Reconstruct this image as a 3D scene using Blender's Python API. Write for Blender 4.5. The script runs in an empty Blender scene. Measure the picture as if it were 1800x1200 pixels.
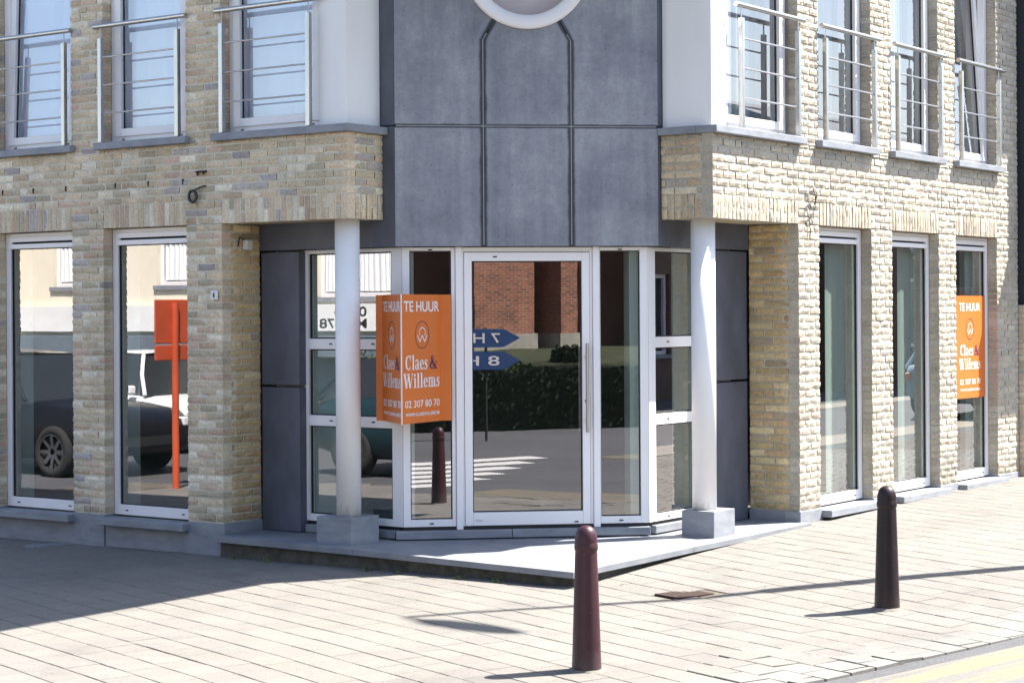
import bpy, bmesh, math, random
from mathutils import Vector, Matrix
R_ = math.radians
rnd = random.Random(7)
scene = bpy.context.scene
COL = scene.collection

# ------------------------------------------------------------------ camera, sky, sun, exposure
cam_d = bpy.data.cameras.new("camera")
cam = bpy.data.objects.new("camera", cam_d)
COL.objects.link(cam)
cam_d.sensor_width = 36.0
cam_d.lens = 68.92
cam_d.shift_y = -50.0 / 1800.0
cam_d.clip_start = 0.1
cam_d.clip_end = 2000.0
_s = math.sin(0.0063); _c = math.cos(0.0063)
cam.matrix_world = Matrix(((_c, _s, 0, 0), (0, 0, -1, 0), (-_s, _c, 0, 1.8), (0, 0, 0, 1)))
scene.camera = cam

EL = Vector((-0.81141, 0.58447))          # along the left facade, going back
ER = Vector((0.58444, 0.81144))           # along the right facade, going back
CX, CY = 0.47783, 14.00977                # where the two facade planes meet


def W(a, b, z):
    return Vector((CX + a * EL.x + b * ER.x, CY + a * EL.y + b * ER.y, z))


SUN_EL = math.atan(1.407)
sh = (EL * -0.56 + ER * 0.83).normalized()
SUN_AZ = math.atan2(sh.y, sh.x)
sun_vec = Vector((sh.x * math.cos(SUN_EL), sh.y * math.cos(SUN_EL), math.sin(SUN_EL)))
sd = bpy.data.lights.new("sun", 'SUN')
sd.energy = 5.0
sd.angle = R_(0.5)
sd.color = (1.0, 0.95, 0.87)
sun = bpy.data.objects.new("sun", sd)
COL.objects.link(sun)
sun.rotation_euler = sun_vec.to_track_quat('Z', 'Y').to_euler()
sun.location = (30, 30, 60)

world = bpy.data.worlds.new("World")
scene.world = world
world.use_nodes = True
wn = world.node_tree
sky = wn.nodes.new("ShaderNodeTexSky")
sky.sky_type = 'NISHITA'
sky.sun_disc = False
sky.sun_elevation = SUN_EL
sky.sun_rotation = math.pi / 2 - SUN_AZ
sky.air_density = 1.0
sky.dust_density = 1.4
bg = wn.nodes["Background"]
bg.inputs[1].default_value = 0.094
wn.links.new(sky.outputs[0], bg.inputs[0])

scene.view_settings.view_transform = 'Standard'
scene.view_settings.look = 'None'
scene.view_settings.exposure = 1.95
scene.view_settings.gamma = 1.0
scene.render.engine = 'CYCLES'
scene.cycles.caustics_reflective = False
scene.cycles.caustics_refractive = False
scene.cycles.max_bounces = 9
scene.cycles.diffuse_bounces = 4
scene.cycles.glossy_bounces = 5
scene.cycles.transparent_max_bounces = 12
scene.cycles.use_denoising = True
scene.cycles.sample_clamp_indirect = 6.0


# ------------------------------------------------------------------ materials
def new_mat(name):
    m = bpy.data.materials.new(name)
    m.use_nodes = True
    nt = m.node_tree
    b = nt.nodes["Principled BSDF"]
    return m, nt, b


def node(nt, typ, **kw):
    n = nt.nodes.new(typ)
    for k, v in kw.items():
        if k.startswith("i_"):
            n.inputs[k[2:].replace("_", " ")].default_value = v
        else:
            setattr(n, k, v)
    return n


def coords(nt, scale=(1, 1, 1), rot=(0, 0, 0)):
    g = nt.nodes.new("ShaderNodeNewGeometry")
    mp = nt.nodes.new("ShaderNodeMapping")
    mp.inputs["Scale"].default_value = scale
    mp.inputs["Rotation"].default_value = rot
    nt.links.new(g.outputs["Position"], mp.inputs["Vector"])
    return mp.outputs["Vector"]


def noise(nt, vec, scale, detail=4, rough=0.6):
    n = nt.nodes.new("ShaderNodeTexNoise")
    n.inputs["Scale"].default_value = scale
    n.inputs["Detail"].default_value = detail
    n.inputs["Roughness"].default_value = rough
    nt.links.new(vec, n.inputs["Vector"])
    return n.outputs["Fac"]


def ramp(nt, fac, stops):
    r = nt.nodes.new("ShaderNodeValToRGB")
    el = r.color_ramp.elements
    while len(el) < len(stops):
        el.new(0.5)
    for e, (p, c) in zip(el, stops):
        e.position = p
        e.color = (*c, 1) if len(c) == 3 else c
    nt.links.new(fac, r.inputs[0])
    return r.outputs[0]


def mixc(nt, fac, a, b, blend='MIX'):
    m = nt.nodes.new("ShaderNodeMix")
    m.data_type = 'RGBA'
    m.blend_type = blend
    for sock, v in ((m.inputs[0], fac), (m.inputs[6], a), (m.inputs[7], b)):
        if isinstance(v, (int, float)):
            sock.default_value = v
        elif isinstance(v, tuple):
            sock.default_value = (*v, 1)
        else:
            nt.links.new(v, sock)
    return m.outputs[2]


def math_n(nt, op, a, b=None, c=None):
    m = nt.nodes.new("ShaderNodeMath")
    m.operation = op
    for i, v in enumerate((a, b, c)):
        if v is None:
            continue
        if isinstance(v, (int, float)):
            m.inputs[i].default_value = v
        else:
            nt.links.new(v, m.inputs[i])
    return m.outputs[0]


def add_bump(nt, b, h, strength, dist):
    bp = nt.nodes.new("ShaderNodeBump")
    bp.inputs["Strength"].default_value = strength
    bp.inputs["Distance"].default_value = dist
    nt.links.new(h, bp.inputs["Height"])
    nt.links.new(bp.outputs[0], b.inputs["Normal"])


def simple(name, c1, c2=None, scale=6.0, rough=0.6, metal=0.0, bump=0.0, bscale=None, stretch=(1, 1, 1), lo=0.35, hi=0.65, spec=None):
    m, nt, b = new_mat(name)
    b.inputs["Roughness"].default_value = rough
    b.inputs["Metallic"].default_value = metal
    if spec is not None:
        b.inputs["Specular IOR Level"].default_value = spec
    if c2 is None:
        c2 = tuple(x * 0.92 for x in c1)
    v = coords(nt, stretch)
    f = noise(nt, v, scale)
    nt.links.new(ramp(nt, f, [(lo, c1), (hi, c2)]), b.inputs["Base Color"])
    if bump:
        add_bump(nt, b, noise(nt, v, bscale or scale * 6, 3), bump, 0.004)
    return m


def attr_mat(name, attr, rough, f_scale, f_amt, bump, bscale, coarse=1.2):
    """base colour from a per-face colour attribute, broken up by fine and coarse noise"""
    m, nt, b = new_mat(name)
    b.inputs["Roughness"].default_value = rough
    b.inputs["Specular IOR Level"].default_value = 0.25
    at = node(nt, "ShaderNodeAttribute", attribute_name=attr)
    v = coords(nt)
    fine = ramp(nt, noise(nt, v, f_scale, 5, 0.7), [(0.25, (1 - f_amt,) * 3), (0.75, (1 + f_amt,) * 3)])
    c = mixc(nt, 1.0, at.outputs["Color"], fine, 'MULTIPLY')
    co = ramp(nt, noise(nt, v, coarse, 3), [(0.3, (0.9, 0.9, 0.9)), (0.7, (1.06, 1.06, 1.06))])
    c = mixc(nt, 1.0, c, co, 'MULTIPLY')
    nt.links.new(c, b.inputs["Base Color"])
    add_bump(nt, b, noise(nt, v, bscale, 4, 0.65), bump, 0.004)
    return m


M = {}
def brick_mat():
    m = attr_mat('hand moulded brick', 'tint', 0.9, 55.0, 0.34, 0.7, 90.0)
    nt = m.node_tree; b = nt.nodes["Principled BSDF"]
    src = b.inputs["Base Color"].links[0].from_socket
    v = coords(nt)
    soot = ramp(nt, noise(nt, coords(nt, (1, 1, .35)), 2.3, 6, .7), [(.30, (.74, .73, .72)), (.5, (1, 1, 1)), (.72, (1.08, 1.07, 1.06))])
    lime = ramp(nt, noise(nt, v, 16, 5, .75), [(.62, (0, 0, 0)), (.72, (.25, .25, .25))])
    dark = ramp(nt, noise(nt, v, 23, 4, .7), [(.29, (.5, .48, .46)), (.38, (1, 1, 1))])
    c = mixc(nt, 1.0, src, soot, 'MULTIPLY'); c = mixc(nt, .8, c, dark, 'MULTIPLY'); c = mixc(nt, lime, c, (.60, .56, .49))
    sp = nt.nodes.new("ShaderNodeSeparateXYZ"); nt.links.new(v, sp.inputs[0])
    damp = ramp(nt, math_n(nt, 'MULTIPLY_ADD', noise(nt, v, 5, 4), .35, sp.outputs[2]), [(.20, (.70, .69, .66)), (.46, (1, 1, 1))])
    c = mixc(nt, 1.0, c, damp, 'MULTIPLY')
    nt.links.new(c, b.inputs["Base Color"])
    return m


M['brick'] = brick_mat()
M['mortar_pale'] = simple('pale lime mortar', (0.72, 0.67, 0.55), (0.60, 0.55, 0.44), 9, 0.95, bump=0.4, bscale=160)  # lighter copy for the shaded left facade, brightness put into the colour
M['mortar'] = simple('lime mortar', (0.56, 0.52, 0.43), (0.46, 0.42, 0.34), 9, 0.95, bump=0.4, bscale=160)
def paver_mat():
    m = attr_mat('concrete paver', 'tint', 0.85, 130.0, 0.42, 0.4, 240.0, 0.8)
    nt = m.node_tree; b = nt.nodes["Principled BSDF"]
    src = b.inputs["Base Color"].links[0].from_socket
    v = coords(nt)
    st = ramp(nt, noise(nt, v, 1.1, 6, .68), [(.30, (.80, .80, .81)), (.46, (1, 1, 1)), (.70, (1.07, 1.065, 1.05))])
    gum = ramp(nt, noise(nt, v, 11, 2, .4), [(.215, (.55, .54, .53)), (.235, (1, 1, 1))])
    grit = ramp(nt, noise(nt, v, 60, 3, .6), [(.28, (.70, .69, .68)), (.40, (1, 1, 1))])
    c = mixc(nt, 1.0, src, st, 'MULTIPLY'); c = mixc(nt, 1.0, c, gum, 'MULTIPLY'); c = mixc(nt, .8, c, grit, 'MULTIPLY')
    nt.links.new(c, b.inputs["Base Color"])
    return m


M['paver'] = paver_mat()
M['joint'] = simple('joint sand', (0.075, 0.060, 0.045), (0.15, 0.132, 0.105), 3.5, 1.0)
M['bluestone'] = simple('blue limestone', (0.275, 0.288, 0.315), (0.20, 0.213, 0.240), 5, 0.6, bump=0.15, bscale=120, stretch=(1, 1, 2.5))
M['step_stone'] = simple('worn blue limestone', (0.235, 0.245, 0.262), (0.165, 0.178, 0.202), 3, 0.62, bump=0.12, bscale=150)
M['riser'] = simple('dark concrete riser', (0.11, 0.105, 0.09), (0.06, 0.058, 0.048), 12, 0.95)  # dark concrete in mottled tones
M['pvc'] = simple('white window profile', (0.88, 0.855, 0.85), (0.85, 0.825, 0.82), 2.5, 0.38)
M['panel'] = simple('white render panel', (0.86, 0.85, 0.83), (0.82, 0.81, 0.79), 3, 0.5, stretch=(1, 1, .3))
M['gasket'] = simple('black gasket', (0.012, 0.012, 0.014), (0.02, 0.02, 0.022), 20, 0.6)
M['slot'] = simple('vent slot', (0.01, 0.01, 0.012), (0.02, 0.02, 0.02), 40, 0.8)
M['steel'] = simple('brushed stainless steel', (0.52, 0.51, 0.50), (0.44, 0.43, 0.42), 60, 0.30, 1.0, stretch=(1, 1, .1))
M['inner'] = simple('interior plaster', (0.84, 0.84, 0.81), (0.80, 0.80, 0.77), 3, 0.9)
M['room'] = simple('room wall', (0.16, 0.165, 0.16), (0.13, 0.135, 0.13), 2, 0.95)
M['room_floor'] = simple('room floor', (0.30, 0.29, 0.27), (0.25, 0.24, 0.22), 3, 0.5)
M['soffit'] = simple('soffit', (0.50, 0.42, 0.29), (0.42, 0.34, 0.22), 10, 0.9, bump=.2)
M['orange'] = simple('orange printed board', (0.66, 0.165, 0.024), (0.63, 0.155, 0.022), 3, 0.42)
M['white_ink'] = simple('white print', (0.82, 0.80, 0.78), None, 9, 0.5)
M['navy_ink'] = simple('dark blue print', (0.035, 0.018, 0.09), None, 9, 0.5)
M['black_plastic'] = simple('black cable', (0.02, 0.02, 0.02), (0.04, 0.04, 0.04), 30, 0.5)
M['rust'] = simple('rusty cast iron', (0.055, 0.026, 0.018), (0.028, 0.016, 0.012), 30, 0.9, bump=.4)
M['grey_metal'] = simple('galvanised cover', (0.3, 0.31, 0.33), (0.2, 0.21, 0.23), 30, 0.6, .3)
M['weed'] = simple('weed leaves', (0.06, 0.11, 0.025), (0.11, 0.13, 0.04), 40, 0.8)
M['roof'] = simple('roof zinc', (0.22, 0.23, 0.25), (0.18, 0.19, 0.2), 4, 0.5)
M['blind'] = simple('beige blind', (0.86, 0.84, 0.80), (0.74, 0.73, 0.70), 2, 0.9, stretch=(.2, .2, 9))
M['curtain'] = simple('net curtain', (0.86, 0.87, 0.86), (0.72, 0.74, 0.74), 3, 0.9, stretch=(6, 6, .15))
M['white_plastic'] = simple('white plastic', (0.75, 0.75, 0.73), None, 8, 0.4)


def glass_mat(name, f0, gain, tint):
    m = bpy.data.materials.new(name)
    m.use_nodes = True
    nt = m.node_tree
    nt.nodes.clear()
    out = nt.nodes.new("ShaderNodeOutputMaterial")
    mx = nt.nodes.new("ShaderNodeMixShader")
    tr = nt.nodes.new("ShaderNodeBsdfTransparent")
    tr.inputs[0].default_value = (*tint, 1)
    gl = nt.nodes.new("ShaderNodeBsdfGlossy")
    gl.inputs["Roughness"].default_value = 0.0
    gl.inputs["Color"].default_value = (1.0, 0.97, 0.99, 1)
    fr = nt.nodes.new("ShaderNodeFresnel")
    fr.inputs["IOR"].default_value = 1.5
    # faint waviness of float glass
    v = coords(nt)
    bp = nt.nodes.new("ShaderNodeBump")
    bp.inputs["Strength"].default_value = 0.02
    bp.inputs["Distance"].default_value = 0.006
    nt.links.new(noise(nt, v, 2.2, 1), bp.inputs["Height"])
    nt.links.new(bp.outputs[0], gl.inputs["Normal"])
    f = math_n(nt, 'MULTIPLY_ADD', fr.outputs[0], gain, f0)
    f = math_n(nt, 'MINIMUM', f, 0.92)
    # the rear face of the sheet only transmits
    ge = nt.nodes.new('ShaderNodeNewGeometry')
    f = math_n(nt, 'MULTIPLY', f, math_n(nt, 'SUBTRACT', 1.0, ge.outputs['Backfacing']))
    nt.links.new(f, mx.inputs[0])
    nt.links.new(tr.outputs[0], mx.inputs[1])
    nt.links.new(gl.outputs[0], mx.inputs[2])
    nt.links.new(mx.outputs[0], out.inputs[0])
    return m


M['glass'] = glass_mat('coated window glass', 0.21, 1.4, (0.86, 0.91, 0.89))
M['glass_up'] = glass_mat('upper window glass', 0.13, 1.2, (0.96, 0.98, 1.0))


def slate_mat():
    """honed slate; damp dirt bands follow the open joints (UV = metres on the tower face)"""
    m, nt, b = new_mat('honed slate cladding')
    b.inputs["Roughness"].default_value = 0.55
    v = coords(nt)
    base = ramp(nt, noise(nt, v, 1.7, 6, 0.7), [(0.32, (0.190, 0.198, 0.228)), (0.5, (0.258, 0.266, 0.295)), (0.68, (0.345, 0.352, 0.37))])
    streak = ramp(nt, noise(nt, coords(nt, (7, 7, .6)), 1.2, 5, .7), [(0.3, (0.80, 0.80, 0.83)), (0.75, (1.20, 1.19, 1.17))])
    base = mixc(nt, 1.0, base, streak, 'MULTIPLY')
    speck = ramp(nt, noise(nt, v, 75, 2, 0.5), [(0.27, (0.35, 0.35, 0.35)), (0.33, (1, 1, 1))])
    base = mixc(nt, 0.8, base, speck, 'MULTIPLY')
    fine = ramp(nt, noise(nt, v, 28, 4, .7), [(0.3, (0.9, 0.9, 0.9)), (0.7, (1.1, 1.1, 1.1))])
    base = mixc(nt, 1.0, base, fine, 'MULTIPLY')
    uv = node(nt, "ShaderNodeUVMap", uv_map="face_m")
    sp = nt.nodes.new("ShaderNodeSeparateXYZ")
    nt.links.new(uv.outputs[0], sp.inputs[0])
    s, z = sp.outputs[0], sp.outputs[1]
    up = math_n(nt, 'MULTIPLY', math_n(nt, 'MAXIMUM', math_n(nt, 'SUBTRACT', z, 3.98), 0.0), 0.58)
    d1 = math_n(nt, 'ABSOLUTE', math_n(nt, 'SUBTRACT', s, math_n(nt, 'ADD', up, 0.708)))
    d2 = math_n(nt, 'ABSOLUTE', math_n(nt, 'SUBTRACT', s, math_n(nt, 'SUBTRACT', 1.418, up)))
    d3 = math_n(nt, 'MULTIPLY', math_n(nt, 'ABSOLUTE', math_n(nt, 'SUBTRACT', z, 3.293)), 1.7)
    d = math_n(nt, 'MINIMUM', math_n(nt, 'MINIMUM', d1, d2), d3)
    wob = math_n(nt, 'MULTIPLY_ADD', noise(nt, v, 6, 4), 0.030, -0.015)
    d = math_n(nt, 'ADD', d, wob)
    st = ramp(nt, d, [(0.018, (0.16, 0.17, 0.19)), (0.034, (1, 1, 1))])
    base = mixc(nt, 1.0, base, st, 'MULTIPLY')
    pale = ramp(nt, d, [(0.030, (0, 0, 0)), (0.05, (0.35, 0.35, 0.35)), (0.085, (0, 0, 0))])
    base = mixc(nt, pale, base, (0.29, 0.30, 0.33))
    nt.links.new(base, b.inputs["Base Color"])
    add_bump(nt, b, noise(nt, v, 90, 3), 0.12, 0.003)
    return m


M['slate'] = slate_mat()
M['slate_plain'] = simple('dark slate slab', (0.115, 0.122, 0.155), (0.075, 0.081, 0.10), 2.2, 0.5, bump=.1, bscale=90, stretch=(1.5, 1.5, .8))
M['joint_pale'] = simple('pale joint', (0.42, 0.42, 0.41), None, 20, 0.9)


def column_mat():
    m, nt, b = new_mat('white painted column')
    b.inputs["Roughness"].default_value = 0.45
    v = coords(nt)
    base = ramp(nt, noise(nt, v, 4, 4), [(0.3, (0.88, 0.865, 0.855)), (0.7, (0.83, 0.815, 0.805))])
    sc = ramp(nt, noise(nt, coords(nt, (1, 1, 2.6), (0.2, 0.4, 0)), 15, 6, .8), [(0.225, (0.25, 0.23, 0.2)), (0.25, (1, 1, 1))])
    base = mixc(nt, 0.85, base, sc, 'MULTIPLY')
    sp = nt.nodes.new("ShaderNodeSeparateXYZ"); nt.links.new(v, sp.inputs[0])
    dirt = ramp(nt, math_n(nt, 'MULTIPLY_ADD', noise(nt, coords(nt, (3, 3, 1)), 9, 5, .7), .34, sp.outputs[2]), [(.34, (.72, .70, .66)), (.46, (1, 1, 1))])
    base = mixc(nt, 1.0, base, dirt, 'MULTIPLY')
    runs = ramp(nt, noise(nt, coords(nt, (9, 9, .5)), 2.2, 4, .7), [(.26, (.91, .905, .89)), (.38, (1, 1, 1))])
    base = mixc(nt, 1.0, base, runs, 'MULTIPLY')
    nt.links.new(base, b.inputs["Base Color"])
    return m


M['column'] = column_mat()


def bollard_mat(name, c1, c2, dusty):
    m, nt, b = new_mat(name)
    b.inputs["Roughness"].default_value = 0.42
    b.inputs["Specular IOR Level"].default_value = 0.4
    tc = nt.nodes.new("ShaderNodeTexCoord")
    v = tc.outputs["Object"]
    base = ramp(nt, noise(nt, v, 9, 5, .7), [(0.3, c1), (0.7, c2)])
    sp = nt.nodes.new("ShaderNodeSeparateXYZ")
    nt.links.new(v, sp.inputs[0])
    low = math_n(nt, 'MULTIPLY_ADD', noise(nt, v, 14, 4), 0.22, sp.outputs[2])
    dust = ramp(nt, low, [(0.10, (0.75, 0.75, 0.75)), (0.26, (0, 0, 0))])
    base = mixc(nt, dust, base, dusty)
    chip = ramp(nt, noise(nt, v, 46, 3), [(0.715, (0, 0, 0)), (0.745, (0.6, 0.6, 0.6))])
    base = mixc(nt, chip, base, (0.36, 0.31, 0.28))
    nt.links.new(base, b.inputs["Base Color"])
    add_bump(nt, b, noise(nt, v, 24, 5, .7), 0.3, 0.006)
    return m


M['collar'] = simple('dusty mortar collar', (.13, .115, .095), (.19, .175, .15), 30, .95, bump=.5, bscale=120)
M['bollard'] = bollard_mat('faded maroon paint', (0.030, 0.0066, 0.0118), (0.050, 0.0125, 0.0195), (.075, .052, .052))
M['bollard_dark'] = bollard_mat('dark maroon paint', (0.009, 0.0019, 0.0038), (0.015, 0.0036, 0.006), (.042, .025, .026))


def asphalt_mat():
    m, nt, b = new_mat('asphalt')
    b.inputs["Roughness"].default_value = 0.9
    v = coords(nt)
    f = ramp(nt, noise(nt, v, 110, 3, .7), [(0.32, (0.035, 0.036, 0.039)), (0.5, (0.068, 0.07, 0.075)), (0.68, (0.14, 0.14, 0.147))])
    c = ramp(nt, noise(nt, v, .6, 4), [(0.3, (0.85, 0.85, 0.85)), (0.7, (1.12, 1.12, 1.12))])
    nt.links.new(mixc(nt, 1.0, f, c, 'MULTIPLY'), b.inputs["Base Color"])
    add_bump(nt, b, noise(nt, v, 150, 2), .5, .004)
    return m


M['asphalt'] = asphalt_mat()


def paint_mat(name, col, wear_lo, wear_hi, ang):
    m, nt, b = new_mat(name)
    b.inputs["Roughness"].default_value = 0.7
    mp = nt.nodes.new("ShaderNodeMapping"); mp.inputs["Scale"].default_value = (.45, 11, 1)
    nt.links.new(coords(nt, (1, 1, 1), (0, 0, -ang)), mp.inputs["Vector"])
    f = noise(nt, mp.outputs["Vector"], 1.6, 6, .72)
    asp = ramp(nt, noise(nt, coords(nt), 110, 3, .7), [(0.32, (0.05, 0.05, 0.05)), (0.68, (0.16, 0.16, 0.165))])
    w = ramp(nt, f, [(wear_lo, (0, 0, 0)), (wear_hi, (1, 1, 1))])
    pc = ramp(nt, noise(nt, coords(nt), 40, 4), [(0.3, tuple(x * .88 for x in col)), (0.7, col)])
    nt.links.new(mixc(nt, w, pc, asp), b.inputs["Base Color"])
    return m


ST_ANG = math.atan2(ER.y, ER.x)
M['yellow'] = paint_mat('worn yellow road paint', (0.205, 0.165, 0.09), 0.45, 0.57, ST_ANG - 0.19)
M['white_paint'] = paint_mat('white road paint', (0.60, 0.60, 0.58), 0.70, 0.85, 0.0)


# ------------------------------------------------------------------ mesh building
class MB:
    def __init__(self):
        self.v = []; self.f = []; self.c = []; self.uv = []

    def add(self, verts, faces, col=None, uv=None):
        n = len(self.v)
        self.v += [tuple(p) for p in verts]
        for f in faces:
            self.f.append(tuple(i + n for i in f))
            self.c.append(col)
        return n

    def box(self, P, s0, s1, z0, z1, d0, d1, col=None, tilt=None):
        pts = []
        for d in (d0, d1):
            for s, z in ((s0, z0), (s1, z0), (s1, z1), (s0, z1)):
                dd = d if tilt is None else d - tilt[1] * max(0, z - tilt[0])
                pts.append(P(s, dd, z))
        self.add(pts, [(0, 3, 2, 1), (4, 5, 6, 7), (0, 1, 5, 4), (1, 2, 6, 5), (2, 3, 7, 6), (3, 0, 4, 7)], col)

    def frame(self, P, s0, s1, z0, z1, ws, wt, wb, d0, d1, tilt=None):
        """rectangular frame: full height stiles, rails butted between them"""
        self.box(P, s0, s0 + ws, z0, z1, d0, d1, None, tilt)
        self.box(P, s1 - ws, s1, z0, z1, d0, d1, None, tilt)
        if wb: self.box(P, s0 + ws, s1 - ws, z0, z0 + wb, d0, d1, None, tilt)
        if wt: self.box(P, s0 + ws, s1 - ws, z1 - wt, z1, d0, d1, None, tilt)

    def prism(self, poly, z0, z1, col=None):
        """vertical prism over world xy polygon; z may be callables"""
        n = len(poly)
        lo = [(p[0], p[1], z0(p) if callable(z0) else z0) for p in poly]
        hi = [(p[0], p[1], z1(p) if callable(z1) else z1) for p in poly]
        fs = [tuple(range(n))[::-1], tuple(range(n, 2 * n))] + [(i, (i + 1) % n, n + (i + 1) % n, n + i) for i in range(n)]
        self.add(lo + hi, fs, col)

    def tube(self, pts, r, seg=10, cap=True, radii=None):
        pts = [Vector(p) for p in pts]
        n0 = len(self.v)
        k = len(pts)
        up0 = None
        for i, p in enumerate(pts):
            t = (pts[min(i + 1, k - 1)] - pts[max(i - 1, 0)]).normalized()
            if up0 is None:
                up0 = t.orthogonal().normalized()
            x = (up0 - t * up0.dot(t)).normalized()
            up0 = x
            y = t.cross(x)
            rr = radii[i] if radii else r
            for j in range(seg):
                an = 2 * math.pi * j / seg
                self.v.append(tuple(p + (x * math.cos(an) + y * math.sin(an)) * rr))
        for i in range(k - 1):
            for j in range(seg):
                j2 = (j + 1) % seg
                self.f.append((n0 + i * seg + j, n0 + i * seg + j2, n0 + (i + 1) * seg + j2, n0 + (i + 1) * seg + j)); self.c.append(None)
        if cap:
            self.f.append(tuple(n0 + j for j in range(seg))[::-1]); self.c.append(None)
            self.f.append(tuple(n0 + (k - 1) * seg + j for j in range(seg))); self.c.append(None)

    def lathe(self, c, prof, seg=32):
        """profile [(r,z)] turned about a vertical axis at c"""
        n0 = len(self.v)
        for r, z in prof:
            for j in range(seg):
                an = 2 * math.pi * j / seg
                self.v.append((c[0] + r * math.cos(an), c[1] + r * math.sin(an), c[2] + z))
        for i in range(len(prof) - 1):
            for j in range(seg):
                j2 = (j + 1) % seg
                self.f.append((n0 + i * seg + j, n0 + i * seg + j2, n0 + (i + 1) * seg + j2, n0 + (i + 1) * seg + j)); self.c.append(None)
        self.f.append(tuple(n0 + j for j in range(seg))[::-1]); self.c.append(None)
        k = n0 + (len(prof) - 1) * seg
        self.f.append(tuple(k + j for j in range(seg))); self.c.append(None)

    def build(self, name, mat, parent=None, smooth=False, bevel=0.0, fix=True, loc=None, uvs=None):
        me = bpy.data.meshes.new(name)
        off = Vector((0, 0, 0))
        if parent is not None:
            off = root_loc(parent)
        elif loc is not None:
            off = Vector(loc)
        me.from_pydata([tuple(Vector(p) - off) for p in self.v], [], self.f)
        if any(c is not None for c in self.c):
            at = me.attributes.new("tint", 'FLOAT_COLOR', 'FACE')
            flat = []
            for c in self.c:
                flat += [*(c or (.4, .4, .4)), 1.0]
            at.data.foreach_set("color", flat)
        if uvs is not None:
            ul = me.uv_layers.new(name="face_m")
            for lp in me.loops:
                ul.data[lp.index].uv = uvs(Vector(self.v[lp.vertex_index]))
        if fix:
            bm = bmesh.new(); bm.from_mesh(me)
            bmesh.ops.recalc_face_normals(bm, faces=bm.faces)
            bm.to_mesh(me); bm.free()
        if smooth:
            for p in me.polygons:
                p.use_smooth = True
        me.materials.append(M[mat] if isinstance(mat, str) else mat)
        o = bpy.data.objects.new(name, me)
        COL.objects.link(o)
        if parent is not None:
            o.parent = parent
        else:
            o.location = off
        if bevel:
            bv = o.modifiers.new("Bevel", 'BEVEL')
            bv.width = bevel; bv.segments = 2; bv.limit_method = 'ANGLE'; bv.angle_limit = R_(40)
        return o


def root_loc(o):
    while o.parent is not None:
        o = o.parent
    return Vector(o.location)


def tag(o, label, cat, group=None, kind=None):
    if label: o['label'] = label
    if cat: o['category'] = cat
    if group: o['group'] = group
    if kind: o['kind'] = kind
    return o


def thing(name, loc, label, cat, group=None):
    o = bpy.data.objects.new(name, None)
    COL.objects.link(o)
    o.location = loc
    o.empty_display_size = 0.2
    return tag(o, label, cat, group)


def struct(o):
    o['kind'] = 'structure'
    return o


# planes: P(s, d, z) with s along the wall, d outwards
def PL(s, d, z): return W(s, -d, z)                 # left facade, s = a
def PR(s, d, z): return W(-d, s, z)                 # right facade, s = b
def pl_at(b0): return lambda s, d, z: W(s, b0 - d, z)
def pr_at(a0): return lambda s, d, z: W(a0 - d, s, z)
CHD = Vector((0.9925, 0.1222)); CHN = Vector((0.1222, -0.9925))
def ch_at(a, b):
    o = W(a, b, 0)
    return lambda s, d, z: Vector((o.x + CHD.x * s + CHN.x * d, o.y + CHD.y * s + CHN.y * d, z))
PT = ch_at(2.05, 0.45)       # tower face, 2.124 wide
PS = ch_at(2.069, 0.55)      # shop front face, 2.001 wide


# ------------------------------------------------------------------ ground
def zg(a, b):
    aa = max(-6.0, min(9.0, a)); bb = max(-6.0, min(20.0, b))
    z = -0.155
    if bb > 0: z += 0.2 * (1 - math.exp(-bb / 3.2))
    if aa < 0: z += 0.014 * aa
    if bb < 0: z += 0.008 * bb
    if aa > 1: z -= 0.008 * (aa - 1)
    return z


def ab(x, y):
    d = Vector((x - CX, y - CY))
    return d.dot(EL), d.dot(ER)


def kerb_a(b):
    return -3.30 - 0.197 * max(-3.0, min(3.0, b))


def in_pave(a, b):
    if b > -3.0:
        return a > kerb_a(b)
    if a > 0:
        return b > -5.3
    return (a / 2.71) ** 2 + ((b + 3.0) / 2.3) ** 2 < 1.0


RD = 0.014      # asphalt lies this far below the pavers
# asphalt sheet to the horizon
def axis(c0, c1, fine, far):
    xs = []
    x = c0
    while x < c1:
        xs.append(x); x += fine
    xs.append(c1)
    step = fine; lo = c0; hi = c1
    while hi - c1 < far:
        step *= 1.6; hi += step; lo -= step
        xs.append(hi); xs.insert(0, lo)
    return xs


ga = axis(-8, 10, 0.75, 500)
gb = axis(-8, 22, 0.75, 500)
mb = MB()
pts = [W(a, b, zg(a, b) - RD) for b in gb for a in ga]
na = len(ga)
mb.add(pts, [(j * na + i, j * na + i + 1, (j + 1) * na + i + 1, (j + 1) * na + i) for j in range(len(gb) - 1) for i in range(na - 1)])
road = struct(mb.build('road', 'asphalt'))
for p in road.data.polygons:
    p.use_smooth = True

# pavement: square concrete pavers laid askew to the house, running bond
u1 = Vector((0.607, -0.795)); u2 = Vector((0.795, 0.607))
mb = MB(); bed = MB()
PW, PLn, J = 0.226, 0.222, 0.007
pal = [tuple(x * .64 for x in c) for c in ((.264, .247, .223), (.270, .252, .227), (.256, .242, .221), (.268, .247, .226), (.258, .249, .227), (.276, .260, .234), (.258, .240, .221))]
org = Vector((0.3, 12.0))


def clip_kerb(poly):
    """keep the part of an xy polygon on the house side of the kerb line"""
    out = []
    n = len(poly)
    def f(p):
        a, b = ab(p.x, p.y)
        return a - kerb_a(b)
    for i in range(n):
        p, q = poly[i], poly[(i + 1) % n]
        fp, fq = f(p), f(q)
        if fp >= 0: out.append(p)
        if (fp < 0) != (fq < 0): out.append(p + (q - p) * (fp / (fp - fq)))
    return out


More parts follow.
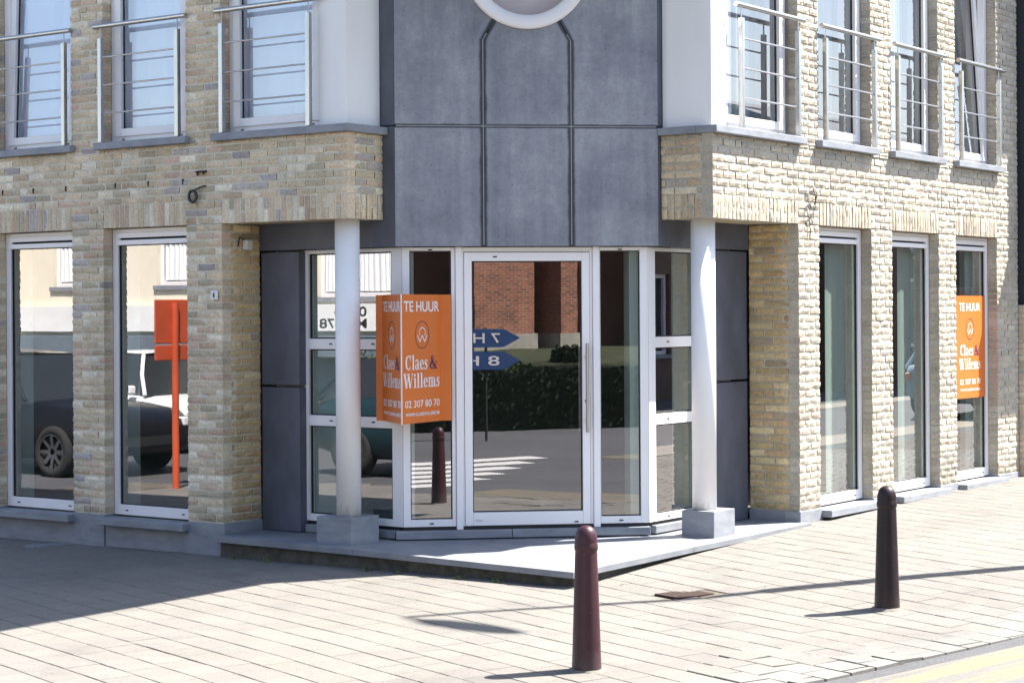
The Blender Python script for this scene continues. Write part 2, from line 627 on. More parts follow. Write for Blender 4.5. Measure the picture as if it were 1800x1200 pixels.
for j in range(-42, 60):
    shift = (j % 2) * 0.5 * PLn + rnd.uniform(-.012, .012)
    for i in range(-62, 60):
        c = org + u1 * (i * PLn + shift) + u2 * (j * PW)
        a, b = ab(c.x, c.y)
        if not (-4.9 < a < 9.2 and -5.6 < b < 15.5): continue
        near = b > -2.9 and abs(a - kerb_a(b)) < .2
        if not near and not in_pave(a, b): continue
        if a > 0.15 and b > 0.15: continue
        dq = c - (W(-.80, .10, 0).xy)
        if abs(dq.dot(u1)) < .125 and abs(dq.dot(u2)) < .165: continue
        hl = PLn / 2 - .0030 - rnd.uniform(0, .001); hw = PW / 2 - .0026 - rnd.uniform(0, .0026)
        kerbish = b > -3 and a < kerb_a(b) + 0.34
        col = (.178, .172, .16) if kerbish else rnd.choice(pal)
        k = rnd.uniform(.965, 1.035)
        col = tuple(x * k for x in col)
        tz = rnd.gauss(0, .0006); ta = rnd.gauss(0, .0028); tb = rnd.gauss(0, .0028)
        if math.hypot(a + 2.75, (b + 1.75) * .8) < .55:            # loosened patch
            tz += abs(rnd.gauss(0, .004)); ta += rnd.gauss(0, .016); tb += rnd.gauss(0, .016)
            hl -= rnd.uniform(0, .006); hw -= rnd.uniform(0, .006)
        rot = rnd.gauss(0, .007)
        e1 = u1 * math.cos(rot) + u2 * math.sin(rot); e2 = u2 * math.cos(rot) - u1 * math.sin(rot)
        def ringp(ins): return [c + e1 * (sx * (hl - ins)) + e2 * (sy * (hw - ins)) for sx, sy in ((-1, -1), (1, -1), (1, 1), (-1, 1))]
        r0, r1 = ringp(0), ringp(.003)
        if near:
            r1 = clip_kerb(r1); r0 = r1
            if len(r1) < 3: continue
        nn = len(r1)
        vs = []
        for rg, dz in ((r0, -.03), (r0, -.0028), (r1, 0)):
            for p in rg:
                pa, pb = ab(p.x, p.y)
                dl = p - c
                vs.append((p.x, p.y, zg(pa, pb) + tz + ta * dl.dot(e1) + tb * dl.dot(e2) + dz))
        fs = [tuple(range(2 * nn, 3 * nn))]
        for o_ in (0, nn):
            for t in range(nn):
                fs.append((o_ + t, o_ + (t + 1) % nn, o_ + nn + (t + 1) % nn, o_ + nn + t))
        mb.add(vs, fs, col)
struct(mb.build('pavement', 'paver'))
# joint sand bed under the pavers
step = 0.3
cells = {}
for i in range(-16, 34):
    for j in range(-19, 53):
        a0, b0 = i * step, j * step
        if all(in_pave(a0 + da, b0 + db) for da in (0, step) for db in (0, step)):
            for da in (0, step):
                for db in (0, step):
                    cells.setdefault((round((a0 + da) / step), round((b0 + db) / step)), len(cells))
idx = list(cells.items())
verts = [W(k[0] * step, k[1] * step, zg(k[0] * step, k[1] * step) - 0.006) for k, _ in idx]
faces = []
for (i, j), n in idx:
    q = [(i, j), (i + 1, j), (i + 1, j + 1), (i, j + 1)]
    if all(t in cells for t in q):
        faces.append(tuple(cells[t] for t in q))
bed.add(verts, faces)
struct(bed.build('pavement_bed', 'joint'))


# painted markings: ribbons a few mm over the asphalt
def ribbon(name, pts_ab, w0, w1, mat, lift=0.005):
    m = MB()
    vs = []
    for (a, b), (dx, dy) in pts_ab:
        for w in (w0, w1):
            aa, bb = a + dx * w, b + dy * w
            vs.append(W(aa, bb, zg(aa, bb) - RD + lift))
    n = len(pts_ab)
    m.add(vs, [(2 * i, 2 * i + 1, 2 * i + 3, 2 * i + 2) for i in range(n - 1)])
    return struct(m.build(name, mat))


edge = []
for k in range(0, 100):
    b = -3.4 + k * 0.4
    edge.append(((kerb_a(b), b), (-1, 0)))
ribbon('road_marking', edge, 0.145, 1.15, 'yellow')
edge2 = [((-8.9, -6.0 + k * 0.5), (-1, 0)) for k in range(0, 95)]
ribbon('road_marking', edge2, 0.0, 0.85, 'yellow')

m = MB()
for k in range(6):
    p0 = Vector((1.35, 8.0)) + Vector((1.95, -4.1)) * (k / 4.6)
    dr = Vector((-0.93, 0.37)); pr = Vector((0.37, 0.93))
    vs = []
    for t in range(9):
        for w in (-.22, .22):
            q = p0 + dr * (t * 0.5) + pr * w
            qa, qb = ab(q.x, q.y)
            vs.append((q.x, q.y, zg(qa, qb) - RD + .005))
    m.add(vs, [(2 * t, 2 * t + 1, 2 * t + 3, 2 * t + 2) for t in range(8)])
struct(m.build('zebra_crossing', 'white_paint'))

# ------------------------------------------------------------------ corner building
B = thing('corner_building', W(2.0, 2.0, 0.0), 'corner building of pale brick with a slate clad tower over its white framed shop entrance', 'building')
ZB, CH = 0.092, 0.0646
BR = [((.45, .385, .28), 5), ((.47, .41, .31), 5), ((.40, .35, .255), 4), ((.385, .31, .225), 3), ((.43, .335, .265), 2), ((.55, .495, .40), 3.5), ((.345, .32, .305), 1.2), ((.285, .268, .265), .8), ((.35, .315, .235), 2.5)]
BRC = [tuple(min(.78, x * 1.44 * k) for x, k in zip(c, (1.03, .985, .95))) for c, w in BR]; BRW = [w for c, w in BR]  # tints lifted to brighten the shaded left facade


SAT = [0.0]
MEAN = (.40, .372, .318)  # darker mean that tones the sunlit right facade down in colour


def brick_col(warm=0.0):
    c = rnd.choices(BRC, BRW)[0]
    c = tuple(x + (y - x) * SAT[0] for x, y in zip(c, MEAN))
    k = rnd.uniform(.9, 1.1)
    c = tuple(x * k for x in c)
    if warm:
        c = (c[0] * (1 - .02 * warm), c[1] * (1 - .12 * warm), c[2] * (1 - .36 * warm))  # ochre bounce light of the returns, put into the tint
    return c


def brick(mb, P, s0, s1, z0, z1, depth, warm=0.0, dd=0.0, nx=4, nz=2):
    """one hand-moulded brick: pillowy front with a ragged arris"""
    if s1 - s0 < .012 or z1 - z0 < .012: return
    col = brick_col(warm)
    jit = 0.0028
    vs = []
    lean = rnd.gauss(0, .0016) + dd; tl_s = rnd.gauss(0, .0012); tl_z = rnd.gauss(0, .0009)
    for j in range(nz + 1):
        for i in range(nx + 1):
            edge_ = (i in (0, nx)) + (j in (0, nz))
            s = s0 + (s1 - s0) * i / nx; z = z0 + (z1 - z0) * j / nz
            d = lean + rnd.gauss(0, .0013) + tl_s * (2 * i / nx - 1) + tl_z * (2 * j / nz - 1)
            if edge_:
                d -= .0040 + abs(rnd.gauss(0, .0016))
                if edge_ == 2: d -= .0008
                if i in (0, nx): s += rnd.uniform(-jit, jit * .4) * (1 if i else -1)
                if j in (0, nz): z += rnd.uniform(-jit, jit * .4) * (1 if j else -1)
            vs.append(P(s, d, z))
    n = nx + 1
    fs = [(j * n + i, j * n + i + 1, (j + 1) * n + i + 1, (j + 1) * n + i) for j in range(nz) for i in range(nx)]
    # sides
    ring = [i for i in range(n)] + [j * n + nx for j in range(1, nz + 1)] + [nz * n + i for i in range(nx - 1, -1, -1)] + [j * n for j in range(nz - 1, 0, -1)]
    base = len(vs)
    for r in ring:
        i, j = r % n, r // n
        vs.append(P(s0 + (s1 - s0) * i / nx, -depth, z0 + (z1 - z0) * j / nz))
    k = len(ring)
    fs += [(ring[t], base + t, base + (t + 1) % k, ring[(t + 1) % k]) for t in range(k)]
    n0 = len(mb.c)
    mb.add(vs, fs, col)
    for q_ in range(n0 + nx * nz, len(mb.c) if depth < .05 else 0):
        mb.c[q_] = tuple(x * .62 for x in col)      # sides darkened, joint shadow put into the colour


GAP = 0.0125


def field(mb, P, s0, s1, z0, z1, end0=.10, end1=.10, warm=0.0, lead0=0.0, lead1=0.0, start=0.0, mod=0.2):
    """courses of stretchers in half bond; end bricks run deep so reveals and corners are brick too"""
    k0 = int(math.floor((z0 - ZB) / CH + 1e-6)); k1 = int(math.ceil((z1 - ZB) / CH - 1e-6))
    for k in range(k0, k1):
        za = max(z0, ZB + k * CH + GAP / 2); zb = min(z1, ZB + (k + 1) * CH - GAP / 2)
        if zb - za < .015: continue
        x0 = s0 + (lead0 if k % 2 else 0); x1 = s1 - (lead1 if k % 2 else 0)
        cuts = [x0]
        ph = start + (0.5 if k % 2 else 0) * mod + rnd.uniform(-.012, .012)
        g = math.floor((x0 - ph) / mod) * mod + ph
        while g < x1:
            if g > x0 + .045 and g < x1 - .045:
                cuts.append(g)
                if rnd.random() < .05 and g + .1 < x1 - .05: cuts.append(g + .1)
            g += mod
        cuts = sorted(cuts) + [x1]
        for i in range(len(cuts) - 1):
            a_ = cuts[i] + (GAP / 2 if i else 0); b_ = cuts[i + 1] - (GAP / 2 if i < len(cuts) - 2 else 0)
            dep = .03
            if i == 0: dep = max(dep, end0)
            if i == len(cuts) - 2: dep = max(dep, end1)
            brick(mb, P, a_, b_, za, zb, dep, warm)


def soldiers(mb, P, s0, s1, z0, z1, split=False, warm=0.0, depth=.10, w=.0625):
    n = max(1, round((s1 - s0) / w)); w = (s1 - s0) / n
    for i in range(n):
        a_ = s0 + i * w + (GAP / 2 if i else 0); b_ = s0 + (i + 1) * w - (GAP / 2 if i < n - 1 else 0)
        if split and i % 2:
            zm = z0 + (z1 - z0) * (.5 + rnd.uniform(-.05, .05))
            brick(mb, P, a_, b_, z0, zm - GAP / 2, depth, warm, nx=2, nz=3)
            brick(mb, P, a_, b_, zm + GAP / 2, z1, depth, warm, nx=2, nz=3)
        else:
            brick(mb, P, a_, b_, z0, z1, depth, warm, nx=2, nz=4)


ZL, ZS, ZSILL, ZTOP = ZB + 38 * CH, ZB + 41 * CH, 3.222, 6.3     # lintel 2.547, soldier top 2.741
ZW = 3.285
UT = 5.55                                                      # head of upper windows
Lw = [(3.925, 4.925), (5.325, 6.325)]
Rw = [(3.775, 4.82), (5.262, 6.332), (6.748, 7.81)]
LB, RB = 2.168, 1.93                                           # bay corners
LP, RP = 3.52, 3.39                                            # recess corners


def facade(P, wins, bay0, bay1, pier0, end, md=-.0105):
    """wall field of one side; returns brick and mortar builders"""
    mb, mo = MB(), MB()
    edges = [pier0] + [x for w_ in wins for x in w_] + [end]
    piers = [(edges[i], edges[i + 1]) for i in range(0, len(edges), 2)]
    for n, (p0, p1) in enumerate(piers):
        field(mb, P, p0, p1, ZB, ZL, .105 if n else .105, .105, lead0=0)
        mo.box(P, p0 + .006, p1 - .006, ZB - .01, ZL, -.17, md)
        field(mb, P, p0, p1, ZL, ZS, .03, .03)
        field(mb, P, p0, p1, ZSILL, UT, .105, .105)
        mo.box(P, p0 + .006, p1 - .006, ZSILL, UT, -.17, md)
    soldiers(mb, P, bay0, pier0 - GAP, ZL, ZS, split=True)
    for w0, w1 in wins:
        soldiers(mb, P, w0 + GAP, w1 - GAP, ZL + .002, ZS)
    field(mb, P, bay0, end, ZS, ZSILL, .10, .10, lead0=0)
    field(mb, P, bay0, end, UT, ZTOP, .10, .10)
    mo.box(P, bay0 + .007, end - .006, ZL + .004, ZSILL - .002, -.17, md)
    mo.box(P, bay0 + .007, end - .006, UT + .002, ZTOP, -.17, md)
    return mb, mo


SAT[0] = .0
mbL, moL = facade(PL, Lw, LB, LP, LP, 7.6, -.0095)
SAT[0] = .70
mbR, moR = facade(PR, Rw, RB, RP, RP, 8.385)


def retL(a0): return lambda s, d, z: W(a0 - d, s, z)           # faces -a, s = b
def retR(b0): return lambda s, d, z: W(s, b0 - d, z)           # faces -b, s = a
# recess cheeks and bay returns
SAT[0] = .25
for mb, mo, P1, dpt in ((mbL, moL, retL(LP), .462), (mbR, moR, retR(RP), .492)):
    field(mb, P1, .107, dpt, ZB, ZL, .03, .03, warm=1.0, start=.05)
    mo.box(P1, .172, dpt, ZB - .008, ZL - .001, -.2, -.0125)
for mb, mo, P1, dpt in ((mbL, moL, retL(LB), .446), (mbR, moR, retR(RB), .486)):
    field(mb, P1, .107, dpt, ZS, ZSILL, .03, .03, warm=.35, start=.05)
    soldiers(mb, P1, .107, dpt, ZL, ZS, split=True, warm=.35, depth=.03)
    mo.box(P1, .172, dpt, ZL + .003, ZSILL - .003, -.2, -.0125)
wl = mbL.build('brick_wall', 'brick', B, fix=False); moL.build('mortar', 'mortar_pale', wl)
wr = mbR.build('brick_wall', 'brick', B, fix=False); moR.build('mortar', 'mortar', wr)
wl['label'] = 'shaded brick facade with two tall shop windows'
wr['label'] = 'sunlit brick facade with three tall shop windows'
# bay soffits
m = MB(); m.box(PL, LB + .012, LP - .004, ZL + .006, ZL + .05, -.445, -.102); m.build('soffit', 'soffit', B)
m = MB(); m.box(PR, RB + .012, RP - .004, ZL + .006, ZL + .05, -.485, -.102); m.build('soffit', 'soffit', B)

# plinth stones (each pier and each panel below a window)
def stone(*args):
    m = MB(); m.box(*args); m.build('plinth', 'bluestone', B, bevel=.004)


for s0, s1 in ((3.50, 3.917), (4.927, 5.318), (6.33, 7.6)):
    stone(PL, s0 + .002, s1 - .002, -.30, .0885, -.15, .006)
for s0, s1 in ((3.917, 4.927), (5.318, 6.33)):
    stone(PL, s0 + .002, s1 - .002, -.30, -.002, -.15, -.004)
for s0, s1 in ((RP - .02, 3.785), (4.815, 5.27), (6.325, 6.755), (7.805, 8.385)):
    stone(PR, s0 + .002, s1 - .002, -.30, .0885, -.15, .006)
for s0, s1 in ((3.785, 4.815), (5.27, 6.325), (6.755, 7.805)):
    stone(PR, s0 + .002, s1 - .002, -.30, -.002, -.15, -.02)
stone(retL(LP), .008, .115, -.05, .0885, -.14, .008)
stone(retL(LP), .119, .466, -.05, .0885, -.14, .008)
stone(retR(RP), .008, .115, -.05, .0885, -.14, .008)
stone(retR(RP), .119, .496, -.05, .0885, -.14, .008)

# sills
for s0, s1 in Lw:
    m = MB(); m.box(PL, s0 - .02, s1 + .02, .006, .07, -.12, .085, None); m.build('window_sill', 'bluestone', B, bevel=.006)
    m = MB(); m.box(PL, s0 - .055, s1 + .055, ZSILL + .001, 3.283, -.12, .06); m.build('window_sill', 'bluestone', B, bevel=.005)
for s0, s1 in Rw:
    m = MB(); m.box(PR, s0 - .0, s1 + .03, .006, .07, -.12, .10); m.build('window_sill', 'bluestone', B, bevel=.006)
    m = MB(); m.box(PR, s0 - .055, s1 + .055, ZSILL + .001, 3.283, -.12, .062); m.build('window_sill', 'bluestone', B, bevel=.005)
m = MB(); m.box(PL, LB - .05, LP + .07, ZSILL + .001, 3.283, -.13, .05); m.box(retL(LB), .131, .447, ZSILL + .001, 3.283, -.13, .05)
m.build('window_sill', 'bluestone', B, bevel=.005)
m = MB(); m.box(PR, RB - .05, RP + .05, ZSILL + .001, 3.283, -.13, .062); m.box(retR(RB), .131, .487, ZSILL + .001, 3.283, -.13, .05)
m.build('window_sill', 'bluestone', B, bevel=.005)


def pane(P, s0, s1, z0, z1, d, parent, mat='glass', tilt=None):
    m = MB()
    m.box(P, s0, s1, z0, z1, d - .006, d, None, tilt)
    return m.build('pane', mat, parent, fix=True)


def gasket(P, s0, s1, z0, z1, d, parent, w=.009, tilt=None):
    m = MB()
    m.frame(P, s0 - .002, s1 + .002, z0 - .002, z1 + .002, w, w, w, d - .012, d + .006, tilt)
    return m.build('gasket', 'gasket', parent)


def caps(P, pts, d, parent):
    for s, z in pts:
        m = MB()
        m.box(P, s - .016, s + .016, z - .005, z + .005, d, d + .004)
        m.build('drain_cap', 'slot', parent)


def ground_window(P, s0, s1):
    zb, zt = .084, ZL - .004
    d0, d1 = -.175, -.108
    m = MB()
    m.frame(P, s0 + .004, s1 - .004, zb, zt, .062, .034, .088, d0, d1)
    w_ = m.build('window', 'pvc', B, bevel=.004)
    i0, i1 = s0 + .066, s1 - .066
    m = MB()
    m.box(P, i0, i1, 2.405, 2.447, d0 + .012, d1 + .012)
    m.box(P, i0, i1, 2.466, zt - .034, d0 + .012, d1 + .012)
    m.box(P, i0, i0 + .03, 2.447, 2.466, d0 + .012, d1 + .010)
    m.box(P, i1 - .03, i1, 2.447, 2.466, d0 + .012, d1 + .010)
    v_ = m.build('vent', 'pvc', w_, bevel=.003)
    m = MB(); m.box(P, i0 + .03, i1 - .03, 2.447, 2.466, d0 + .012, d1 - .012); m.build('vent_slot', 'slot', w_)
    pane(P, i0, i1, zb + .088, 2.405, -.14, w_)
    gasket(P, i0, i1, zb + .088, 2.405, -.132, w_)
    caps(P, [(s0 + .16, zb + .04), (s1 - .16, zb + .04)], d1, w_)
    return w_


for w0, w1 in Lw: ground_window(PL, w0, w1)
gwR = [ground_window(PR, w0, w1) for w0, w1 in Rw]


def upper_window(P, s0, s1, tilt=0.0, gm='glass_up'):
    zb, zt = ZW, UT - .004
    d0, d1 = -.175, -.105
    m = MB()
    m.frame(P, s0 + .004, s1 - .004, zb, zt, .07, .07, .06, d0, d1)
    w_ = m.build('window', 'pvc', B, bevel=.004)
    tl = (zb + .06, tilt) if tilt else None
    i0, i1, j0, j1 = s0 + .06, s1 - .06, zb + .052, zt - .06
    m = MB()
    m.frame(P, i0, i1, j0, j1, .078, .078, .068, d0 + .02, d1 + .018, tl)
    sa = m.build('sash', 'pvc', w_, bevel=.004)
    pane(P, i0 + .078, i1 - .078, j0 + .068, j1 - .078, -.135, w_, gm, tl)
    gasket(P, i0 + .078, i1 - .078, j0 + .068, j1 - .078, -.123, w_, .006, tl)
    caps(P, [(s0 + .15, zb + .028), (s1 - .15, zb + .028)], d1, w_)
    return w_


def drape(P, s0, s1, z0, z1, d, parent, fold=.06, amp=.02):
    m = MB()
    n = int((s1 - s0) / .012)
    vs = []
    for i in range(n + 1):
        s = s0 + (s1 - s0) * i / n
        dd = d + amp * math.sin(s / fold * 6.28 + 1.3 * math.sin(s * 9)) + .2 * amp * math.sin(s * 31)
        vs += [P(s, dd, z0), P(s, dd, z1)]
    m.add(vs, [(2 * i, 2 * i + 1, 2 * i + 3, 2 * i + 2) for i in range(n)])
    return m.build('curtain', 'curtain', parent, smooth=True)


wL1 = upper_window(PL, 3.925, 4.925)
wL2 = upper_window(PL, 5.325, 6.325, .035)
wL3 = upper_window(PL, 2.455, LP + .004)
wR1 = upper_window(PR, 2.19, 3.36, gm='glass_up')
wR2 = upper_window(PR, *Rw[0], gm='glass_up')
wR3 = upper_window(PR, *Rw[1], gm='glass_up')
wR4 = upper_window(PR, *Rw[2], .06, gm='glass_up')
M['blind_grey'] = simple('pale grey blind', (0.58, 0.61, 0.58), (0.50, 0.53, 0.50), 2, .9, stretch=(8, 8, .2))
M['blind_sky'] = simple('sky tinted blind', (.88, .90, .95), (.82, .86, .93), 1.2, .9, stretch=(.6, .6, .6))  # blue of the reflected sky put into the blind colour
M['drape_grey'] = simple('grey drape', (.27, .30, .29), (.19, .215, .21), 2, .9, stretch=(7, 7, .1))
for w_, s0, s1 in ((wL1, 3.93, 4.92), (wL2, 5.33, 6.32), (wL3, 2.46, 3.5)):  # backing sheets added to lighten the upper left panes
    drape(PL, s0, s1, 3.30, 5.5, -.215, w_, .23, .008).data.materials[0] = M['blind_sky']
for w_, s0, s1 in ((wR1, 2.2, 3.3), (wR2, 3.8, 4.8), (wR3, 5.3, 6.3), (wR4, 6.78, 7.78)):
    drape(PR, s0, s1, 3.29, 5.5, -.34, w_, .19, .03).data.materials[0] = M['drape_grey']
drape(PR, 2.60, 2.68, 3.30, 5.5, -.27, wR1)
drape(PR, 4.05, 4.3, 3.30, 5.5, -.28, wR2).data.materials[0] = M['blind_grey']
drape(PR, 6.95, 7.30, 3.30, 5.5, -.29, wR4).data.materials[0] = M['blind_grey']
drape(PR, 5.75, 6.05, 3.30, 5.5, -.28, wR3).data.materials[0] = M['blind_grey']

for w_, (w0, w1), k_ in zip(gwR, Rw, (.50, .46, .30)):  # panels added to stand in for brightly lit inner reveals
    c_ = drape(PR, w1 - k_, w1 - .04, .09, 2.40, -.24, w_, .31, .012)
    c_.data.materials[0] = M['blind_grey']

# white rendered corner boxes beside the tower
m = MB(); m.box(retL(LB + .03), .03, .447, 3.284, UT, -.28, 0)
m.build('cladding_panel', 'panel', B, bevel=.006)
m = MB(); m.box(retR(RB + .03), .03, .487, 3.284, UT, -.235, 0)
m.build('cladding_panel', 'panel', B, bevel=.006)


# railings
def railing(P, h0, h1, p0, p1):
    m = MB()
    m.tube([P(h0, .025, 4.285), P(h1, .025, 4.285)], .021, 16)
    r_ = m.build('railing', 'steel', B, smooth=False)
    for s in (p0, p1):
        m = MB(); m.box(P, s - .021, s + .021, 3.285, 4.18, .012, .05); m.build('post', 'steel', r_, bevel=.002)
        m = MB(); m.tube([P(s, .03, 4.181), P(s, .03, 4.268)], .006, 8); m.build('rod', 'steel', r_)
    for z in (4.017, 3.776, 3.534):
        m = MB(); m.tube([P(p0 + .02, .03, z), P(p1 - .02, .03, z)], .0075, 8); m.build('bar', 'steel', r_)
    return r_


railing(PL, 3.89, 5.0, 3.985, 4.91)
railing(PL, 5.30, 6.41, 5.375, 6.30)
railing(PL, 2.44, 3.55, 2.53, 3.475)
railing(PR, 2.27, 3.46, 2.35, 3.335)
for w0, w1 in Rw:
    railing(PR, w0 + .012, w1 + .13, w0 + .072, w1 + .01 if w1 < 5 else w1 - .012)

# ------------------------------------------------------------------ slate tower
TW = 2.124
ZF = 2.335                                        # underside of the tower face
ZH = 3.293
ZC, RCIRC, SC = 4.585, 0.505, 1.064
j1, j2 = .708, 1.418
zA = 3.98
g = .004


def arc(a0, a1, n=18, r=RCIRC):
    return [(SC + r * math.cos(R_(a0 + (a1 - a0) * i / n)), ZC + r * math.sin(R_(a0 + (a1 - a0) * i / n))) for i in range(n + 1)]


kk = .58
# where the sloping joints meet the circle
def meet(sx, sgn):
    t = 0
    while True:
        s = sx + sgn * kk * t; z = zA + t
        if math.hypot(s - SC, z - ZC) <= RCIRC: return s, z
        t += .002
mA = meet(j1, 1); mB = meet(j2, -1)
angA = math.degrees(math.atan2(mA[1] - ZC, mA[0] - SC)) % 360
angB = math.degrees(math.atan2(mB[1] - ZC, mB[0] - SC)) % 360
polys = [
    [(0, ZF), (j1 - g, ZF), (j1 - g, ZH - g), (0, ZH - g)],
    [(j1 + g, ZF), (j2 - g, ZF), (j2 - g, ZH - g), (j1 + g, ZH - g)],
    [(j2 + g, ZF), (TW, ZF), (TW, ZH - g), (j2 + g, ZH - g)],
    [(0, ZH + g), (j1 - g, ZH + g), (j1 - g, zA), (mA[0] - g, mA[1])] + arc(angA - 1, 90)[1:] + [(SC, 5.5), (0, 5.5)],
    [(j1 + g, ZH + g), (j2 - g, ZH + g), (j2 - g, zA), (mB[0] - g, mB[1])] + arc(angB - 1, angA + 1)[1:-1] + [(mA[0] + g, mA[1]), (j1 + g, zA)],
    [(j2 + g, ZH + g), (TW, ZH + g), (TW, 5.5), (SC + .001, 5.5)] + arc(90, -(360 - angB) + 1)[:-1] + [(mB[0] + g, mB[1]), (j2 + g, zA)],
]
o2 = PT(0, 0, 0)
face_uv = lambda p: ((p.x - o2.x) * CHD.x + (p.y - o2.y) * CHD.y, p.z)
m = MB()
for pg in polys:
    n = len(pg)
    vs = [PT(s, 0, z) for s, z in pg] + [PT(s, -.04, z) for s, z in pg]
    m.add(vs, [tuple(range(n)), tuple(range(n, 2 * n))[::-1]] + [(i, n + i, n + (i + 1) % n, (i + 1) % n) for i in range(n)])
tw = m.build('slate_cladding', 'slate', B, uvs=face_uv)
m = MB()
for s0, s1, z0, z1 in ((.01, .6, ZF + .01, ZC - .52), (.6, 1.53, ZF + .01, ZC - .55), (1.53, TW - .01, ZF + .01, ZC - .52), (.01, .52, ZC - .52, 5.5), (1.61, TW - .01, ZC - .52, 5.5), (.52, 1.61, 5.12, 5.5)):
    m.box(PT, s0, s1, z0, z1, -.08, -.003)
m.build('joint_backing', 'joint_pale', tw)
# tower flanks, their lower part is the lintel over the side lights
for P, sa, sb, za, zb in ((pl_at(.45), 2.055, LP - .004, ZF - .003, ZH - .004), (pl_at(.45), 2.055, LP + .3, ZH + .004, UT), (pr_at(.49), 1.896, RP - .004, ZF - .003, ZH - .004), (pr_at(.49), 1.896, RP + .3, ZH + .004, UT)):
    m = MB(); m.box(P, sa, sb, za, zb, -.05, 0); m.build('slate_flank', 'slate_plain', B, bevel=.004)
# slate piers beside the side lights, in two slabs each
m = MB()
for z0, z1 in ((.002, 1.195), (1.215, ZF - .018)):
    for P, sa, sb in ((pl_at(.468), 3.095, LP - .006), (pr_at(.508), 2.80, RP - .006)):
        m = MB(); m.box(P, sa, sb, z0, z1, -.12, 0); m.build('slate_pier', 'slate_plain', B, bevel=.004)

# round window
m = MB()
ring = []
N = 64
prof = [(.515, .0), (.515, .03), (.49, .038), (.44, .038), (.425, .028), (.405, .022), (.400, -.05), (.5, -.05)]
for i in range(N):
    t = 2 * math.pi * i / N
    for r, d in prof:
        ring.append(PT(SC + r * math.cos(t), d, ZC + r * math.sin(t)))
k = len(prof)
m.add(ring, [(i * k + j, i * k + (j + 1) % k, ((i + 1) % N) * k + (j + 1) % k, ((i + 1) % N) * k + j) for i in range(N) for j in range(k)])
rw = m.build('round_window', 'pvc', B, smooth=True)
m = MB(); vs = [PT(SC + .405 * math.cos(2 * math.pi * i / N), -.01, ZC + .405 * math.sin(2 * math.pi * i / N)) for i in range(N)]
vs += [PT(SC + .405 * math.cos(2 * math.pi * i / N), -.018, ZC + .405 * math.sin(2 * math.pi * i / N)) for i in range(N)]
m.add(vs, [tuple(range(N)), tuple(range(N, 2 * N))[::-1]] + [(i, (i + 1) % N, N + (i + 1) % N, N + i) for i in range(N)]); m.build('pane', 'glass_up', rw)
m = MB(); m.box(PT, SC - .5, SC + .5, ZC - .5, ZC + .5, -.16, -.15); m.build('blind', 'blind', rw)

# ------------------------------------------------------------------ shop front
z0, z1 = .094, ZF - .006
PSL = pl_at(.55); PSR = pr_at(.60)
SW = 2.001
# corner posts
m = MB()
def corner_post(p, q, r_):
    """small prism filling the mitre between the two frames"""
    m.prism([(v.x, v.y) for v in (p, q, r_)], z0, z1)
corner_post(PSL(2.07, 0, 0), PS(.0, 0, 0), PS(.0, -.07, 0))
m.build('corner_post', 'pvc', B)
m = MB()
corner_post(PSR(1.909, 0, 0), PS(SW, 0, 0), PS(SW, -.07, 0))
m.build('corner_post', 'pvc', B)


def side_light(P, s0, s1, corner_low, zs):
    m = MB()
    ws0, ws1 = (.105, .045) if corner_low else (.045, .105)
    m.box(P, s0, s0 + ws0, z0, z1, -.07, 0)
    m.box(P, s1 - ws1, s1, z0, z1, -.07, 0)
    rails = [z0] + [x for x in zs] + [z1]
    spans = []
    for i in range(0, len(rails), 2):
        m.box(P, s0 + ws0, s1 - ws1, rails[i], rails[i + 1], -.07, -.001)
        if i + 2 < len(rails): spans.append((rails[i + 1], rails[i + 2]))
    w_ = m.build('side_light', 'pvc', B, bevel=.003)
    for a_, b_ in spans:
        pane(P, s0 + ws0, s1 - ws1, a_, b_, -.035, w_)
        gasket(P, s0 + ws0, s1 - ws1, a_, b_, -.03, w_, .012)
    caps(P, [(s0 + .3, zs[1] + .045 - .0), (s0 + .75, zs[1] + .045), (s0 + .3, zs[3] + .045), (s0 + .75, zs[3] + .045), (s0 + .3, z0 + .03), (s0 + .8, z0 + .03)], -.001, w_)
    return w_


# rail edges: bottom rail top, transom 1, transom 2, head rail bottom
side_light(PSL, 2.072, 3.112, True, [.152, .880, .967, 1.511, 1.598, 2.298])
side_light(PSR, 1.912, 2.83, True, [.152, .880, .967, 1.511, 1.598, 2.298])

# fixed lights either side of the door, mullions, door frame
def fixed_light(s0, s1, g0, g1):
    m = MB()
    m.box(PS, s0, g0, z0, z1, -.07, 0); m.box(PS, g1, s1, z0, z1, -.07, 0)
    m.box(PS, g0, g1, z0, .152, -.07, -.001); m.box(PS, g0, g1, 2.301, z1, -.07, -.001)
    w_ = m.build('side_light', 'pvc', B, bevel=.003)
    pane(PS, g0, g1, .152, 2.301, -.035, w_)
    gasket(PS, g0, g1, .152, 2.301, -.03, w_, .010)
    caps(PS, [((g0 + g1) / 2, z0 + .025), ((g0 + g1) / 2, z1 - .02)], -.001, w_)


